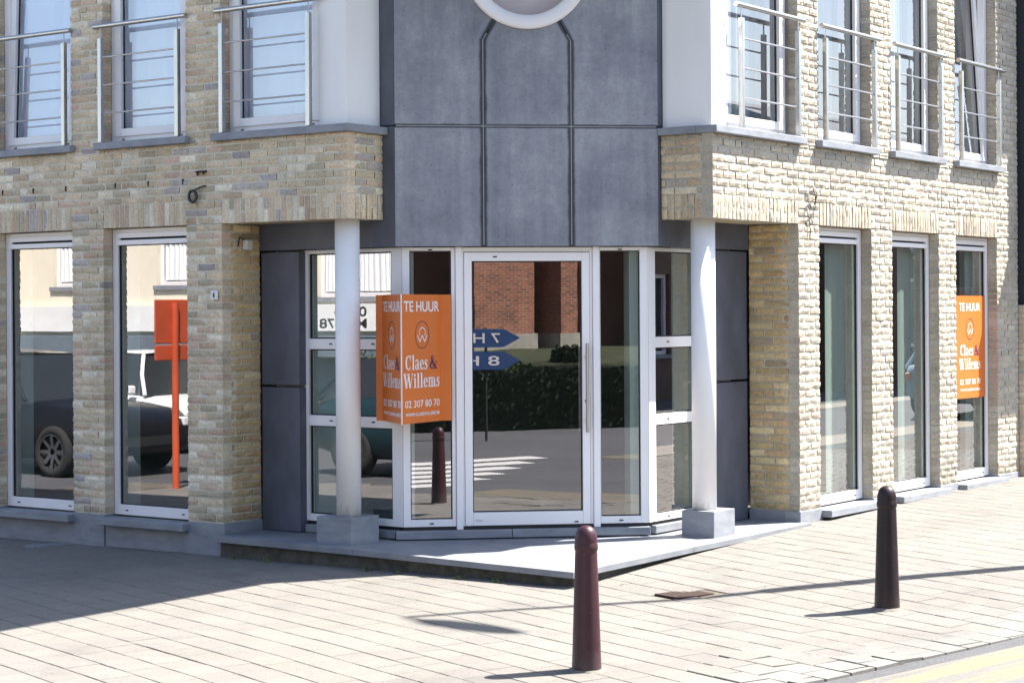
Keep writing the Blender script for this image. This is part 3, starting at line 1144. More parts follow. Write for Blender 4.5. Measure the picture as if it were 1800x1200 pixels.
fixed_light(.004, .427, .062, .397)
fixed_light(1.600, SW - .004, 1.606, 1.932)
m = MB()
m.box(PS, .4295, .4815, .068, z1 + .003, -.06, .018)
m.box(PS, 1.5435, 1.5965, .068, z1 + .003, -.06, .018)
m.build('mullion', 'pvc', B, bevel=.005)
m = MB()
m.box(PS, .4835, .4965, z0, z1, -.07, -.003); m.box(PS, 1.5205, 1.5415, z0, z1, -.07, -.003)
m.box(PS, .4965, 1.5205, 2.293, z1, -.07, -.003)
m.build('door_frame', 'pvc', B, bevel=.002)
m = MB()
m.frame(PS, .500, 1.517, .096, 2.288, .062, .070, .106, -.06, .006)
dr = m.build('door', 'pvc', B, bevel=.004)
pane(PS, .562, 1.455, .202, 2.218, -.03, dr)
gasket(PS, .562, 1.455, .202, 2.218, -.024, dr, .011)
m = MB()
for s in (1.452, 1.486):
    pass
m.tube([PS(1.487, .062, .835), PS(1.487, .062, 1.552)], .0135, 14)
for z in (1.44, .93):
    m.tube([PS(1.487, .055, z), PS(1.487, .008, z)], .009, 10)
    m.lathe(PS(1.487, 0, z), [(.001, 0)], 4) if False else None
m.build('handle', 'steel', dr)
m = MB(); m.tube([PS(1.487, .006, 1.088), PS(1.487, .014, 1.088)], .012, 12); m.build('lock', 'slot', dr)
m = MB(); m.tube([PS(1.45, -.1, .835), PS(1.45, -.1, 1.552)], .0135, 12); m.build('handle', 'steel', dr)
caps(PS, [(1.40, .115), (.75, 2.252)], .006, dr)
m = MB(); m.box(PS, .59, .64, .135, .152, .006, .016); m.build('letter_cap', 'white_plastic', dr, bevel=.004)

# low stone upstand under the shop front
for P, sa, sb, dd in ((PS, -.06, .87, .045), (PS, .874, SW, .045), (pl_at(.55), 2.135, 3.09, .03), (pr_at(.60), 1.96, 2.80, .03)):
    m = MB(); m.box(P, sa, sb, .0, .066, -.1, dd); m.build('upstand', 'bluestone', B, bevel=.006)
m = MB(); m.box(PS, .0, SW, .066, .0945, -.1, -.012)
m.box(pl_at(.55), 2.09, 3.09, .066, .0945, -.1, -.012); m.box(pr_at(.60), 1.93, 2.80, .066, .0945, -.1, -.012)
m.build('threshold', 'gasket', B)

# entrance platform: stone slabs with a fall to the corner
pc = (-.03, -.135); plE = (3.525, -.115); prE = (-.095, 3.40)
def zp(p):
    a, b = ab(p[0], p[1])
    t = max(0.0, 1 - max(a, 0) / 2.6) * max(0.0, 1 - max(b, 0) / 2.6)
    return -.002 - .036 * t
m = MB()
def slab(pl):
    poly = [W(a, b, 0) for a, b in pl]
    m.prism([(p.x, p.y) for p in poly], lambda p: zp(p) - .046, lambda p: zp(p))
def lerp(p, q, t): return (p[0] + (q[0] - p[0]) * t, p[1] + (q[1] - p[1]) * t)
eL1 = lerp(pc, plE, .58); eR1 = lerp(pc, prE, .46)
slab([pc, (eL1[0] - .0015, eL1[1]), (eL1[0] - .0015, .62), (.62, .62), (.62, eR1[1] - .0015), (eR1[0], eR1[1] - .0015)])
slab([(eL1[0] + .0015, eL1[1]), plE, (plE[0], .62), (eL1[0] + .0015, .62)])
slab([(eR1[0], eR1[1] + .0015), (.62, eR1[1] + .0015), (.62, prE[1]), prE])
slab([(.623, .623), (2.4, .623), (.623, 2.4)])
m.build('entrance_platform', 'step_stone', B, bevel=.003)
m = MB()
poly = [W(a, b, 0) for a, b in ((.03, -.06), (3.50, -.05), (3.50, .3), (.3, .3), (.3, 3.4), (-.03, 3.38))]
m.prism([(p.x, p.y) for p in poly], -.35, lambda p: zp(p) - .047)
m.build('riser', 'riser', B)


# columns
def column(corner_ab, ca, zt, lab):
    a0, b0, a1, b1 = corner_ab
    m = MB()
    poly = [W(a0, b0, 0), W(a1, b0, 0), W(a1, b1, 0), W(a0, b1, 0)]
    m.prism([(p.x, p.y) for p in poly], -.03, .2)
    c = W(*ca, 0)
    s = MB(); s.lathe((c.x, c.y, 0), [(.099, .2005), (.099, zt)], 48)
    sh_ = s.build('column', 'column', B, smooth=True)
    for p in sh_.data.polygons:
        if len(p.vertices) > 4: p.use_smooth = False
    m.build('base', 'bluestone', sh_, bevel=.004)
    sh_['label'] = lab


column((2.20, .065, 2.56, .405), (2.368, .235), ZL + .004, 'shaded white round column on a grey stone block')
column((.065, 2.02, .365, 2.36), (.235, 2.165), ZL + .004, 'half sunlit white round column on a grey stone block')

# building core: roof slabs close the volume, interior rooms
def poly_slab(mb_, pts_, za, zb):
    mb_.prism([(W(a, b, 0).x, W(a, b, 0).y) for a, b in pts_], za, zb)
m = MB()
poly_slab(m, [(.9, 2.3), (2.4, .6), (9, .2), (9, 12), (.25, 12)], 5.56, 5.75)
poly_slab(m, [(-.31, -1.3), (3.2, -1.3), (3.2, 3.3), (-.31, 3.3)], 5.76, 5.96) if False else None
m.build('ceiling', 'inner', B)
m = MB()
poly_slab(m, [(-.30, -1.2), (2.6, -1.2), (2.6, 2.7), (-.30, 2.7)], 5.80, 5.98)
poly_slab(m, [(2.61, .02), (9, .02), (9, 12), (.1, 12), (.1, 2.71), (2.61, 2.71)], 6.0, 6.2)
m.build('roof', 'roof', B)
m = MB()
m.box(PL, 7.55, 7.62, -.3, 6.2, -9, -.0)
m.build('end_wall', 'mortar', B)
m = MB()
inner = [(.9, 2.6), (2.6, .9), (7.5, .2), (7.5, 12), (.2, 12), (.2, 3.5)]
poly_slab(m, [(.62, 2.0), (2.1, .62), (3.6, .6), (3.6, .2), (7.5, .2), (7.5, 12), (.2, 12), (.2, 3.5), (.62, 3.5)], .03, .082)
m.build('interior_floor', 'room_floor', B)
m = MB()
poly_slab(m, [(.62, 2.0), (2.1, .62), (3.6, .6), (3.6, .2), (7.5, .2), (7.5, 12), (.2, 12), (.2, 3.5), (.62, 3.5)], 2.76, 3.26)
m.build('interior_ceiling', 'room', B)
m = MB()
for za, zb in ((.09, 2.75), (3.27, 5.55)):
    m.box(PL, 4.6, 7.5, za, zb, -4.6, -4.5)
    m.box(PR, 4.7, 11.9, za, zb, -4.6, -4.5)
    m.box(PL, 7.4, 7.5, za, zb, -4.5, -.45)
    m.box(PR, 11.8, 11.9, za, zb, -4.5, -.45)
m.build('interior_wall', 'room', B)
# plastered inner reveals behind every pier
m = MB()
for P, wins, st, en in ((PL, Lw, LP, 7.4), (PR, Rw, RP, 9.5)):
    xs = [st + .03] + [x for w_ in wins for x in w_] + [en]
    for i in range(0, len(xs), 2):
        m.box(P, xs[i], xs[i + 1], .083, 2.755, -.42, -.178)
        m.box(P, xs[i], xs[i + 1], 3.262, 5.555, -.42, -.178)
    for w0, w1 in wins:
        m.box(P, w0, w1, 2.56, 2.755, -.42, -.178)
m.box(pl_at(.62), 3.05, 3.5, .083, 2.755, -.25, -.012)
m.box(pr_at(.67), 2.80, 3.4, .083, 2.755, -.25, -.012)
m.box(PS, .0, .10, .083, 2.755, -.34, -.08)
m.box(PS, 1.86, 1.96, .083, 2.755, -.34, -.08)
m.build('interior_reveal', 'inner', B)

# weep slots in the wall
for s in (6.236, 5.822, 5.397, 4.772, 4.370, 3.959):
    m = MB(); m.box(PL, s - .006, s + .006, 2.888, 2.932, -.008, .0032); m.build('weep_hole', 'slot', B)


# ------------------------------------------------------------------ neighbour on the right
NB = thing('neighbour_house', W(.5, 9.5, 0), 'dark clad house next door at the right edge of the photo, brick at street level', 'house')
mb, mo = MB(), MB()
nP = pr_at(-.06)
field(mb, nP, 8.39, 11.5, -.2, 1.85, .06, .06)
mo.box(nP, 8.396, 11.5, -.3, 1.85, -.6, -.0085)
nw = mb.build('brick_wall', 'brick', NB, fix=False); mo.build('mortar', 'mortar', nw)
M['dark_clad'] = simple('dark zinc cladding', (0.035, 0.036, 0.04), (0.05, 0.05, 0.055), 4, 0.5)
m = MB(); m.box(PR, 8.52, 11.5, 1.86, 8.2, -.6, .27); m.build('cladding', 'dark_clad', NB)
m = MB(); m.box(PR, 8.53, 11.5, 2.05, 3.05, .272, .54); m.box(PR, 8.53, 11.5, 4.6, 8.0, .272, .47); m.build('fascia_box', 'dark_clad', NB)

# ------------------------------------------------------------------ lettering
def text_mesh(mb_, string, xf, w, h, x, y, bold=0.0, depth=.0012, shear=0.0):
    """built-in font text fitted into w x h at x,y of a local frame; xf(x,y,d) -> world"""
    cu = bpy.data.curves.new("t", 'FONT')
    cu.body = string
    cu.resolution_u = 4
    cu.offset = bold
    cu.extrude = 0.01
    o = bpy.data.objects.new("t", cu)
    COL.objects.link(o)
    bpy.context.view_layer.update()
    dg = bpy.context.evaluated_depsgraph_get()
    me = bpy.data.meshes.new_from_object(o.evaluated_get(dg))
    vs = [v.co.copy() for v in me.vertices]
    xs = [v.x for v in vs]; ys = [v.y for v in vs]
    x0, x1, y0, y1 = min(xs), max(xs), min(ys), max(ys)
    out = [xf(x + (v.x - x0) / (x1 - x0) * w, y + (v.y - y0) / (y1 - y0) * h, depth * (.6 + .4 * (1 if v.z > 0 else -1))) for v in vs]
    mb_.add(out, [tuple(p.vertices) for p in me.polygons])
    bpy.data.objects.remove(o); bpy.data.meshes.remove(me); bpy.data.curves.remove(cu)


def serif(ch):
    """fat-face serif letters from strokes: list of polygons in units of cap height, and the advance width"""
    P_ = []
    def rect(x0, y0, x1, y1): P_.append([(x0, y0), (x1, y0), (x1, y1), (x0, y1)])
    def stroke(path, wid):
        L, Rr = [], []
        n = len(path)
        for i, (x, y) in enumerate(path):
            ax, ay = path[max(i - 1, 0)]; bx, by = path[min(i + 1, n - 1)]
            tx, ty = bx - ax, by - ay
            l = math.hypot(tx, ty) or 1
            nx_, ny_ = -ty / l, tx / l
            w = wid[i] / 2 if isinstance(wid, (list, tuple)) else wid / 2
            L.append((x + nx_ * w, y + ny_ * w)); Rr.append((x - nx_ * w, y - ny_ * w))
        for i in range(n - 1):
            P_.append([L[i], L[i + 1], Rr[i + 1], Rr[i]])
    def arc_(cx, cy, rx, ry, a0, a1, n=14): return [(cx + rx * math.cos(R_(a0 + (a1 - a0) * i / n)), cy + ry * math.sin(R_(a0 + (a1 - a0) * i / n))) for i in range(n + 1)]
    def thick(a0, a1, thin, fat, n=14): return [thin + (fat - thin) * abs(math.cos(R_(a0 + (a1 - a0) * i / n))) ** 1.3 for i in range(n + 1)]
    if ch == 'C':
        stroke(arc_(.40, .5, .30, .47, 45, 318), thick(45, 318, .06, .19)); rect(.62, .64, .68, 1.0); return P_, .78
    if ch == 'l':
        rect(.09, 0, .26, 1.02); rect(0, 0, .35, .05); rect(0, .97, .12, 1.02); return P_, .38
    if ch == 'i':
        rect(.09, 0, .26, .68); rect(0, 0, .35, .05); rect(0, .63, .12, .68); P_.append(arc_(.175, .87, .10, .10, 0, 345, 12)); return P_, .38
    if ch == 'a':
        rect(.30, .05, .46, .50); stroke(arc_(.24, .48, .145, .20, 10, 170), thick(10, 170, .07, .13)); stroke(arc_(.21, .19, .13, .17, 60, 310), thick(60, 310, .06, .14)); rect(.42, 0, .56, .07); return P_, .58
    if ch == 'e':
        stroke(arc_(.27, .34, .19, .31, 5, 325), thick(5, 325, .06, .16)); rect(.14, .33, .46, .385); return P_, .53
    if ch == 's':
        stroke([(.36, .54), (.30, .63), (.20, .645), (.12, .58), (.13, .47), (.22, .38), (.32, .30), (.35, .18), (.29, .06), (.18, .025), (.08, .06), (.04, .15)], [.05, .06, .07, .10, .14, .17, .17, .14, .10, .07, .06, .05]); rect(.36, .46, .405, .68); rect(.01, 0, .05, .2); return P_, .46
    if ch == 'W':
        stroke([(.15, .98), (.38, .0)], .19); stroke([(.38, .02), (.60, .96)], .06); stroke([(.56, .98), (.80, .0)], .19); stroke([(.80, .02), (1.05, .98)], .06)
        rect(0, .95, .36, 1.0); rect(.46, .95, .74, 1.0); rect(.94, .95, 1.17, 1.0); return P_, 1.16
    if ch == 'm':
        for x in (.09, .40, .71):
            rect(x, 0, x + .16, .56 if x > .1 else .68); rect(x - .07, 0, x + .23, .05)
        rect(0, .63, .12, .68)
        for x in (.33, .64): stroke(arc_(x - .005, .50, .15, .15, 165, 5, 8), .09)
        return P_, .96
    if ch == '&':
        stroke([(.78, .50), (.70, .26), (.52, .06), (.30, .03), (.13, .13), (.11, .30), (.24, .46), (.42, .60), (.50, .78), (.42, .93), (.31, .93), (.24, .80), (.30, .62), (.48, .36), (.70, .08), (.86, .03)], [.05, .06, .07, .08, .13, .16, .14, .09, .08, .07, .07, .12, .17, .19, .18, .08]); rect(.64, .48, .92, .53); return P_, .96
    return P_, .3


def serif_line(mb_, word, xf, x, y, w, cap):
    adv = 0
    items = []
    for ch in word:
        pg, a_ = serif(ch)
        items.append((pg, adv)); adv += a_ + .02
    kx = w / adv
    t = 0
    for pg, ox in items:
        for q in pg:
            t += 1
            d = .0006 + .00012 * (t % 9)
            n = len(q)
            vs = [xf(x + (ox + px) * kx, y + py * cap, d) for px, py in q]
            mb_.add(vs, [tuple(range(n))])
    return adv


def sign_face(root, xf, w):
    """print of one 'to let' panel; local x 0..w, y 0..1"""
    for nm, word, ww, hh, x_, y_, bo_ in (("headline", "TE HUUR", .90, .082, .06, .865, .016), ("phone_number", "02 307 80 70", .88, .055, .08, .122, .006), ("web_address", "WWW.CLAESWILLEMS.BE", .87, .026, .09, .056, .012)):
        m = MB(); text_mesh(m, word, xf, w * ww, hh, w * x_, y_, bo_); m.build(nm, 'white_ink', root, fix=False)
    m = MB()
    serif_line(m, "Claes", xf, w * .09, .415, w * .57, .112)
    serif_line(m, "Willems", xf, w * .04, .275, w * .93, .112)
    m.build('company_name', 'white_ink', root, fix=False)
    m = MB()
    # monogram: W under a loop
    cx, cy = w * .52, .685
    kx = w / .60
    def seg(p, q, wd, dd=.001):
        dx, dy = q[0] - p[0], q[1] - p[1]; l = math.hypot(dx, dy); nx_, ny_ = -dy / l * wd / 2, dx / l * wd / 2
        m.add([xf(cx + (a_) * kx, cy + b_, dd) for a_, b_ in ((p[0] + nx_, p[1] + ny_), (q[0] + nx_, q[1] + ny_), (q[0] - nx_, q[1] - ny_), (p[0] - nx_, p[1] - ny_))], [(0, 1, 2, 3)])
    zz = [(-.072, -.002), (-.036, -.054), (0, -.004), (.036, -.054), (.072, -.002)]
    for i in range(4): seg(zz[i], zz[i + 1], .010, .0008 + i * .0002)
    lp = [(.045 * math.cos(R_(t)), .018 + .038 * math.sin(R_(t))) for t in range(-40, 225, 15)]
    for i in range(len(lp) - 1): seg(lp[i], lp[i + 1], .008, .0017 + .0001 * (i % 3))
    m.build('monogram', 'white_ink', root, fix=False)
    m = MB()
    serif_line(m, "&", xf, w * .70, .415, w * .22, .112)
    m.build('ampersand', 'navy_ink', root, fix=False)
    m = MB()
    n = 40
    vs = []
    for i in range(n):
        t = 2 * math.pi * i / n
        for r in (1.0, .945):
            vs.append(xf(cx + .108 * r * math.cos(t) * kx, cy + .108 * r * math.sin(t), .001))
    m.add(vs, [(2 * i, 2 * i + 1, (2 * i + 3) % (2 * n), (2 * i + 2) % (2 * n)) for i in range(n)])
    m.build('emblem', 'navy_ink', root, fix=False)


# folded board stood off the shop corner
S_ = thing('for_rent_sign', (-.95, 15.3, .9), 'orange folded letting board with white print jutting from the shop corner beside the door', 'sign')
zs0, hgt = .945, 1.005
ridge = Vector((-.855, 15.12))
rB = Vector((-.572, 15.66)); rF = Vector((-.487, 15.672))
lB = Vector((-1.040, 15.70)); lF = Vector((-1.092, 15.715))
chain = [lF, lB, ridge, rB, rF]
m = MB()
for i in range(4):
    p, q = chain[i], chain[i + 1]
    d = (q - p); l = d.length; d = d / l; nn = Vector((d.y, -d.x))
    e0 = .0 if i else 0.0
    vs = []
    for t in (0, -.006):
        for (pt, z) in ((p, zs0), (q, zs0), (q, zs0 + hgt), (p, zs0 + hgt)):
            vs.append((pt.x + nn.x * t, pt.y + nn.y * t, z))
    m.add(vs, [(0, 1, 2, 3), (7, 6, 5, 4), (0, 4, 5, 1), (1, 5, 6, 2), (2, 6, 7, 3), (3, 7, 4, 0)])
m.build('board', 'orange', S_, fix=False)
m = MB()
m.tube([(ridge.x, ridge.y - .002, zs0 - .001), (ridge.x, ridge.y - .002, zs0 + hgt + .001)], .0055, 8)
m.build('fold_edge', 'white_ink', S_)


def face_xf(p, q):
    d = (q - p); l = d.length; d = d / l; nn = Vector((d.y, -d.x))
    return (lambda x, y, dd: Vector((p.x + d.x * x + nn.x * (dd + .001), p.y + d.y * x + nn.y * (dd + .001), zs0 + y * hgt))), l


xf, l = face_xf(ridge, rB); sign_face(S_, xf, l)
xf, l = face_xf(lB, ridge); sign_face(S_, xf, l)

# flat board on the last window of the sunny side
S2 = thing('for_rent_sign', W(.12, 7.35, .9), 'flat orange letting poster in the last sunlit window', 'sign')
m = MB(); m.box(PR, 7.0, 7.73, .905, 1.945, -.118, -.112); m.build('board', 'orange', S2)
sign_face(S2, lambda x, y, dd: PR(7.03 + x, -.111 + dd, .92 + y * 1.005), .60)

# ------------------------------------------------------------------ small wall fittings
# house number
m = MB(); m.box(PL, 3.557, 3.638, 1.925, 2.0, .004, .010)
hn = tag(m.build('house_number_plate', 'white_plastic', None, bevel=.002, loc=W(3.6, 0, 1.96)), 'small white plate with number 1 on the brick pier', 'house number')
m = MB(); text_mesh(m, "1", lambda x, y, d: PL(3.60 - x, .011 + d, 1.942 + y), .017, .038, -.008, 0, .01)
m.build('numeral', 'black_plastic', hn, fix=False)
# coil of cable on the left facade
def coil(c, P, r, turns, seedv):
    q = random.Random(seedv); pts = []
    for i in range(turns * 16):
        t = i / 16 * 6.283
        rr = r * (1 + .10 * q.uniform(-1, 1) + .05 * math.sin(t * .6))
        pts.append(P(c[0] + rr * math.cos(t), .02 + .004 * math.sin(t * .31) + .0016 * (i / 16), c[1] + rr * 1.1 * math.sin(t)))
    return pts
m = MB(); m.tube(coil((3.82, 2.78), PL, .043, 6, 3), .0085, 6)
m.tube([PL(3.80, .03, 2.83), PL(3.73, .03, 2.85), PL(3.70, .02, 2.86), PL(3.70, -.005, 2.862)], .007, 6)
tag(m.build('cable_coil', 'black_plastic', None, smooth=True, loc=PL(3.82, .02, 2.78)), 'coil of black cable hung on the shaded brick wall', 'cable')
# cut pipe bracket stain
m = MB(); m.box(PL, 3.68, 3.80, 2.975, 2.99, .0, .012); m.tube([PL(3.71, .01, 2.975), PL(3.71, .012, 2.955)], .008, 6); m.tube([PL(3.775, .01, 2.975), PL(3.775, .012, 2.95)], .008, 6)
tag(m.build('wall_bracket', 'rust', None, loc=PL(3.74, 0, 2.98)), 'small rusty bracket above the cable coil', 'bracket')
# loose wires on the right facade
m = MB()
q = random.Random(5)
for k_ in range(4):
    pts = []
    x, z = 3.50 + .02 * k_, 2.86
    for i in range(14):
        t = i / 13
        pts.append(PR(3.53 + .10 * math.sin(t * (3.5 + k_)) + .02 * q.uniform(-1, 1) + .03 * k_, .012 + .02 * math.sin(t * 5 + k_), 2.88 - .36 * t + (.12 * t * math.sin(t * 7 + k_))))
    m.tube(pts, .0028, 6)
m.tube([PR(3.56, .012, 2.62), PR(3.575, .012, 2.50), PR(3.57, .012, 2.42)], .004, 6)
tag(m.build('loose_wires', 'black_plastic', None, smooth=True, loc=PR(3.56, .02, 2.7)), 'tangle of loose dark wires on the sunlit brick wall', 'wires')
# small white box in the left recess
m = MB(); m.box(retL(LP), .245, .315, 2.335, 2.42, .003, .055)
wb = tag(m.build('wall_sensor', 'white_plastic', None, bevel=.008, loc=W(LP, .28, 2.37)), 'small white box on the brick cheek of the left recess', 'sensor')
m = MB(); m.tube([retL(LP)(.25, .012, 2.42), retL(LP)(.20, .012, 2.44), retL(LP)(.19, .006, 2.36)], .006, 6); m.build('cable', 'black_plastic', wb)

# drain cover and small hatch in the pavement
def cover(a, b, la, lb, mat, name, label, cat, bars):
    z = zg(a, b) + .004
    m = MB()
    def Q(da, db, zz): 
        c = W(a, b, 0); return Vector((c.x + u1.x * da + u2.x * db, c.y + u1.y * da + u2.y * db, z + zz))
    def bx(a0, a1, b0, b1, h0, h1):
        m.add([Q(x, y, h) for h in (h0, h1) for x, y in ((a0, b0), (a1, b0), (a1, b1), (a0, b1))], [(0, 3, 2, 1), (4, 5, 6, 7), (0, 1, 5, 4), (1, 2, 6, 5), (2, 3, 7, 6), (3, 0, 4, 7)])
    bx(-la, la, -lb, -lb + .02, -.02, .002); bx(-la, la, lb - .02, lb, -.02, .002)
    bx(-la, -la + .02, -lb + .02, lb - .02, -.02, .002); bx(la - .02, la, -lb + .02, lb - .02, -.02, .002)
    bx(-la + .02, la - .02, -lb + .02, lb - .02, -.02, .0005)
    for i in range(bars):
        t = -lb + .03 + (2 * lb - .06) * (i + .5) / bars
        bx(-la + .03, la - .03, t - .008, t + .008, .0005, .0028)
    return tag(m.build(name, mat, None, loc=(*W(a, b, 0).xy, z)), label, cat)


cover(-.80, .10, .125, .165, 'rust', 'drain_cover', 'rusty brown iron drain cover in the pavement before the step', 'drain cover', 6)
cover(5.45, -.17, .09, .20, 'grey_metal', 'drain_cover', 'small grey metal cover in the shaded pavement below the left windows', 'drain cover', 5)

# weeds along the riser
q = random.Random(11)
m = MB()
for base, n in (((2.95, -.13), 9), ((1.9, -.15), 12), ((1.55, -.15), 6), ((.6, -.17), 12), ((.95, -.16), 8), ((3.3, -.13), 6), ((-1.2, .6), 1)):
    for i in range(n):
        a = base[0] + q.uniform(-.06, .06); b = base[1] + q.uniform(-.03, .02)
        z = zg(a, b) - .005; h = q.uniform(.015, .05); dx, dy = q.uniform(-.04, .04), q.uniform(-.04, .04)
        p = W(a, b, z); w_ = q.uniform(.003, .008)
        m.add([(p.x - w_, p.y, p.z), (p.x + w_, p.y, p.z), (p.x + dx * .5 + w_, p.y + dy * .5, p.z + h * .7), (p.x + dx, p.y + dy, p.z + h)], [(0, 1, 2, 3)])
tag(m.build('weeds', 'weed', None, fix=False), 'thin green weeds in the joints along the entrance step', 'weeds', kind='stuff')

# ------------------------------------------------------------------ bollards
def bollard(mat):
    m = MB()
    prof = [(.0835, -.05), (.0835, .02), (.081, .08), (.0625, .655), (.061, .668), (.0655, .672), (.0665, .69), (.066, .705), (.0625, .712), (.0635, .722), (.0625, .745), (.056, .772), (.044, .794), (.026, .807), (.004, .811)]
    m.lathe((0, 0, 0), prof, 40)
    root = m.build('bollard', mat, None, smooth=True, loc=(0, 0, 0))
    q = random.Random(9 if mat == 'bollard' else 14); m = MB(); n = 30
    rr = [.108 + q.uniform(-.016, .02) for _ in range(n)]
    for ri in range(3):
        for k in range(n):
            t = 2 * math.pi * k / n
            r = (.080, .094, rr[k])[ri]; z = (.012, .008 + q.uniform(-.002, .003), -.006)[ri]
            m.v.append((r * math.cos(t), r * math.sin(t), z))
    for ri in range(2):
        for k in range(n):
            m.f.append((ri * n + k, ri * n + (k + 1) % n, (ri + 1) * n + (k + 1) % n, (ri + 1) * n + k)); m.c.append(None)
    m.build('mortar_collar', 'collar', root, smooth=True)
    return root


def on_ground(u, v):
    """point of the pavement at a measured direction"""
    uu = u - .0063 * (v - 600); vv = v + .0063 * (u - 900)
    z = -.18
    for _ in range(12):
        t = (1.8 - z) * 3446.0 / (vv - 550)
        x, y = (uu - 900) / 3446.0 * t, t
        z = zg(*ab(x, y))
    return x, y, z


b0 = bollard('bollard')
b0.location = on_ground(1031, 1177); b0.rotation_euler = (R_(.4), R_(-.5), 1.0)
tag(b0, 'faded maroon iron bollard in front of the platform corner, the nearer one', 'bollard', 'maroon bollards along the kerb')
b1 = bollard('bollard_dark')
b1.location = on_ground(1559, 1069); b1.rotation_euler = (R_(.3), R_(-.2), 3.0)
tag(b1, 'dark maroon iron bollard in front of the sunlit windows, the farther one', 'bollard', 'maroon bollards along the kerb')
def dup(o):
    c = o.copy(); COL.objects.link(c)
    for ch in o.children:
        d = ch.copy(); COL.objects.link(d); d.parent = c
    return c


b2 = dup(b1)
p = W(-3.1, 3.6, 0); b2.location = (p.x, p.y, zg(-3.1, 3.6)); b2['label'] = 'maroon bollard farther up the sunny street, beyond the frame'
b3 = dup(b1)
p = W(-3.15, 6.9, 0); b3.location = (p.x, p.y, zg(-3.15, 6.9)); b3['label'] = 'last maroon bollard up the sunny street, beyond the frame'

# street lamp up the kerb; its shadow falls across the pavement
la, lb_ = -3.45, 3.72
lp = W(la, lb_, 0); lz = zg(la, lb_)
LM = thing('street_lamp', (lp.x, lp.y, lz), 'tall grey street lamp at the kerb, casting a thin shadow over the pavement', 'street lamp')
M['lamp_grey'] = simple('grey lamp paint', (.3, .31, .32), None, 5, .5)
m = MB(); m.lathe((lp.x, lp.y, lz), [(.10, -.02), (.095, 1.0), (.085, 1.02), (.075, 5.45), (.045, 5.5), (.032, 9.1)], 20); m.build('pole', 'lamp_grey', LM)
m = MB()
top = Vector((lp.x, lp.y, lz + 9.15))
ar = (EL * -1).normalized()
m.tube([top - Vector((0, 0, .05)), top + Vector((ar.x * .12, ar.y * .12, .06)), top + Vector((ar.x * .3, ar.y * .3, .08))], .025, 10); m.build('arm', 'lamp_grey', LM)
m = MB()
for i, (t, w_, h) in enumerate(((.2, .05, .04), (.35, .11, .07), (.6, .13, .08), (.85, .11, .06), (1.0, .05, .03))):
    c = top + Vector((ar.x * t, ar.y * t, .07))
    for j in range(10):
        an = j / 10 * 6.283
        m.v.append((c.x + ER.x * w_ * math.cos(an), c.y + ER.y * w_ * math.cos(an), c.z + h * math.sin(an)))
    if i:
        for j in range(10):
            n0 = (i - 1) * 10
            m.f.append((n0 + j, n0 + (j + 1) % 10, n0 + 10 + (j + 1) % 10, n0 + 10 + j)); m.c.append(None)
m.build('lamp_head', 'lamp_grey', LM, smooth=True)

# ------------------------------------------------------------------ across the streets (mirrored in the panes)
M['cream'] = simple('cream render', (.80, .74, .60), (.74, .68, .54), 1.5, .9)
M['house_glass'] = simple('dark window glass', (.03, .035, .04), None, 3, .08)
M['awning'] = simple('slate blue fascia', (.16, .20, .24), (.12, .16, .19), 3, .7)
M['white_board'] = simple('white shop board', (.80, .80, .78), None, 3, .5)
M['shaded_brick'] = simple('dark brick', (.16, .075, .05), (.10, .05, .038), 14, .95, bump=.3)  # darker copy of the church brick, wall shade put into the colour
M['tyre'] = simple('rubber tyre', (.02, .02, .021), None, 9, .85)
M['alloy'] = simple('alloy rim', (.22, .22, .23), None, 9, .35, .9)
M['lens'] = simple('lamp lens', (.8, .82, .85), None, 5, .08)
M['grass'] = simple('mown grass', (.014, .024, .006), (.036, .044, .014), 3, .95, bump=.5, bscale=60)
M['near_black'] = simple('mossy retaining wall', (.022, .026, .022), (.014, .017, .015), 4, .95, bump=.3)  # road shade put into the colour; the sign pole shares it
M['pale_stone'] = simple('pale plinth stone', (.40, .38, .33), (.30, .285, .25), 4, .95, bump=.3)


def brick_tex(name, c1, c2, mort, scale):
    m, nt, b = new_mat(name)
    b.inputs["Roughness"].default_value = .95
    tc = nt.nodes.new("ShaderNodeTexCoord")
    uv = node(nt, "ShaderNodeUVMap", uv_map="face_m")
    bt = nt.nodes.new("ShaderNodeTexBrick")
    bt.inputs["Color1"].default_value = (*c1, 1); bt.inputs["Color2"].default_value = (*c2, 1); bt.inputs["Mortar"].default_value = (*mort, 1)
    bt.inputs["Scale"].default_value = scale
    bt.inputs["Mortar Size"].default_value = .02
    nt.links.new(uv.outputs[0], bt.inputs["Vector"])
    v = coords(nt)
    k = ramp(nt, noise(nt, v, 3, 5), [(.3, (.75, .75, .75)), (.7, (1.2, 1.2, 1.2))])
    nt.links.new(mixc(nt, 1.0, bt.outputs[0], k, 'MULTIPLY'), b.inputs["Base Color"])
    return m


M['red_brick'] = brick_tex('church brick', (.34, .125, .075), (.19, .075, .05), (.36, .28, .22), 4)
M['row_brick'] = brick_tex('street brick', (.14, .07, .05), (.18, .10, .07), (.16, .14, .12), 6)
M['stone_brick'] = brick_tex('pale stone blocks', (.42, .36, .27), (.34, .29, .22), (.5, .46, .38), 3)
wall_uv = lambda p: (p.x * .8 + p.y * .6, p.z)


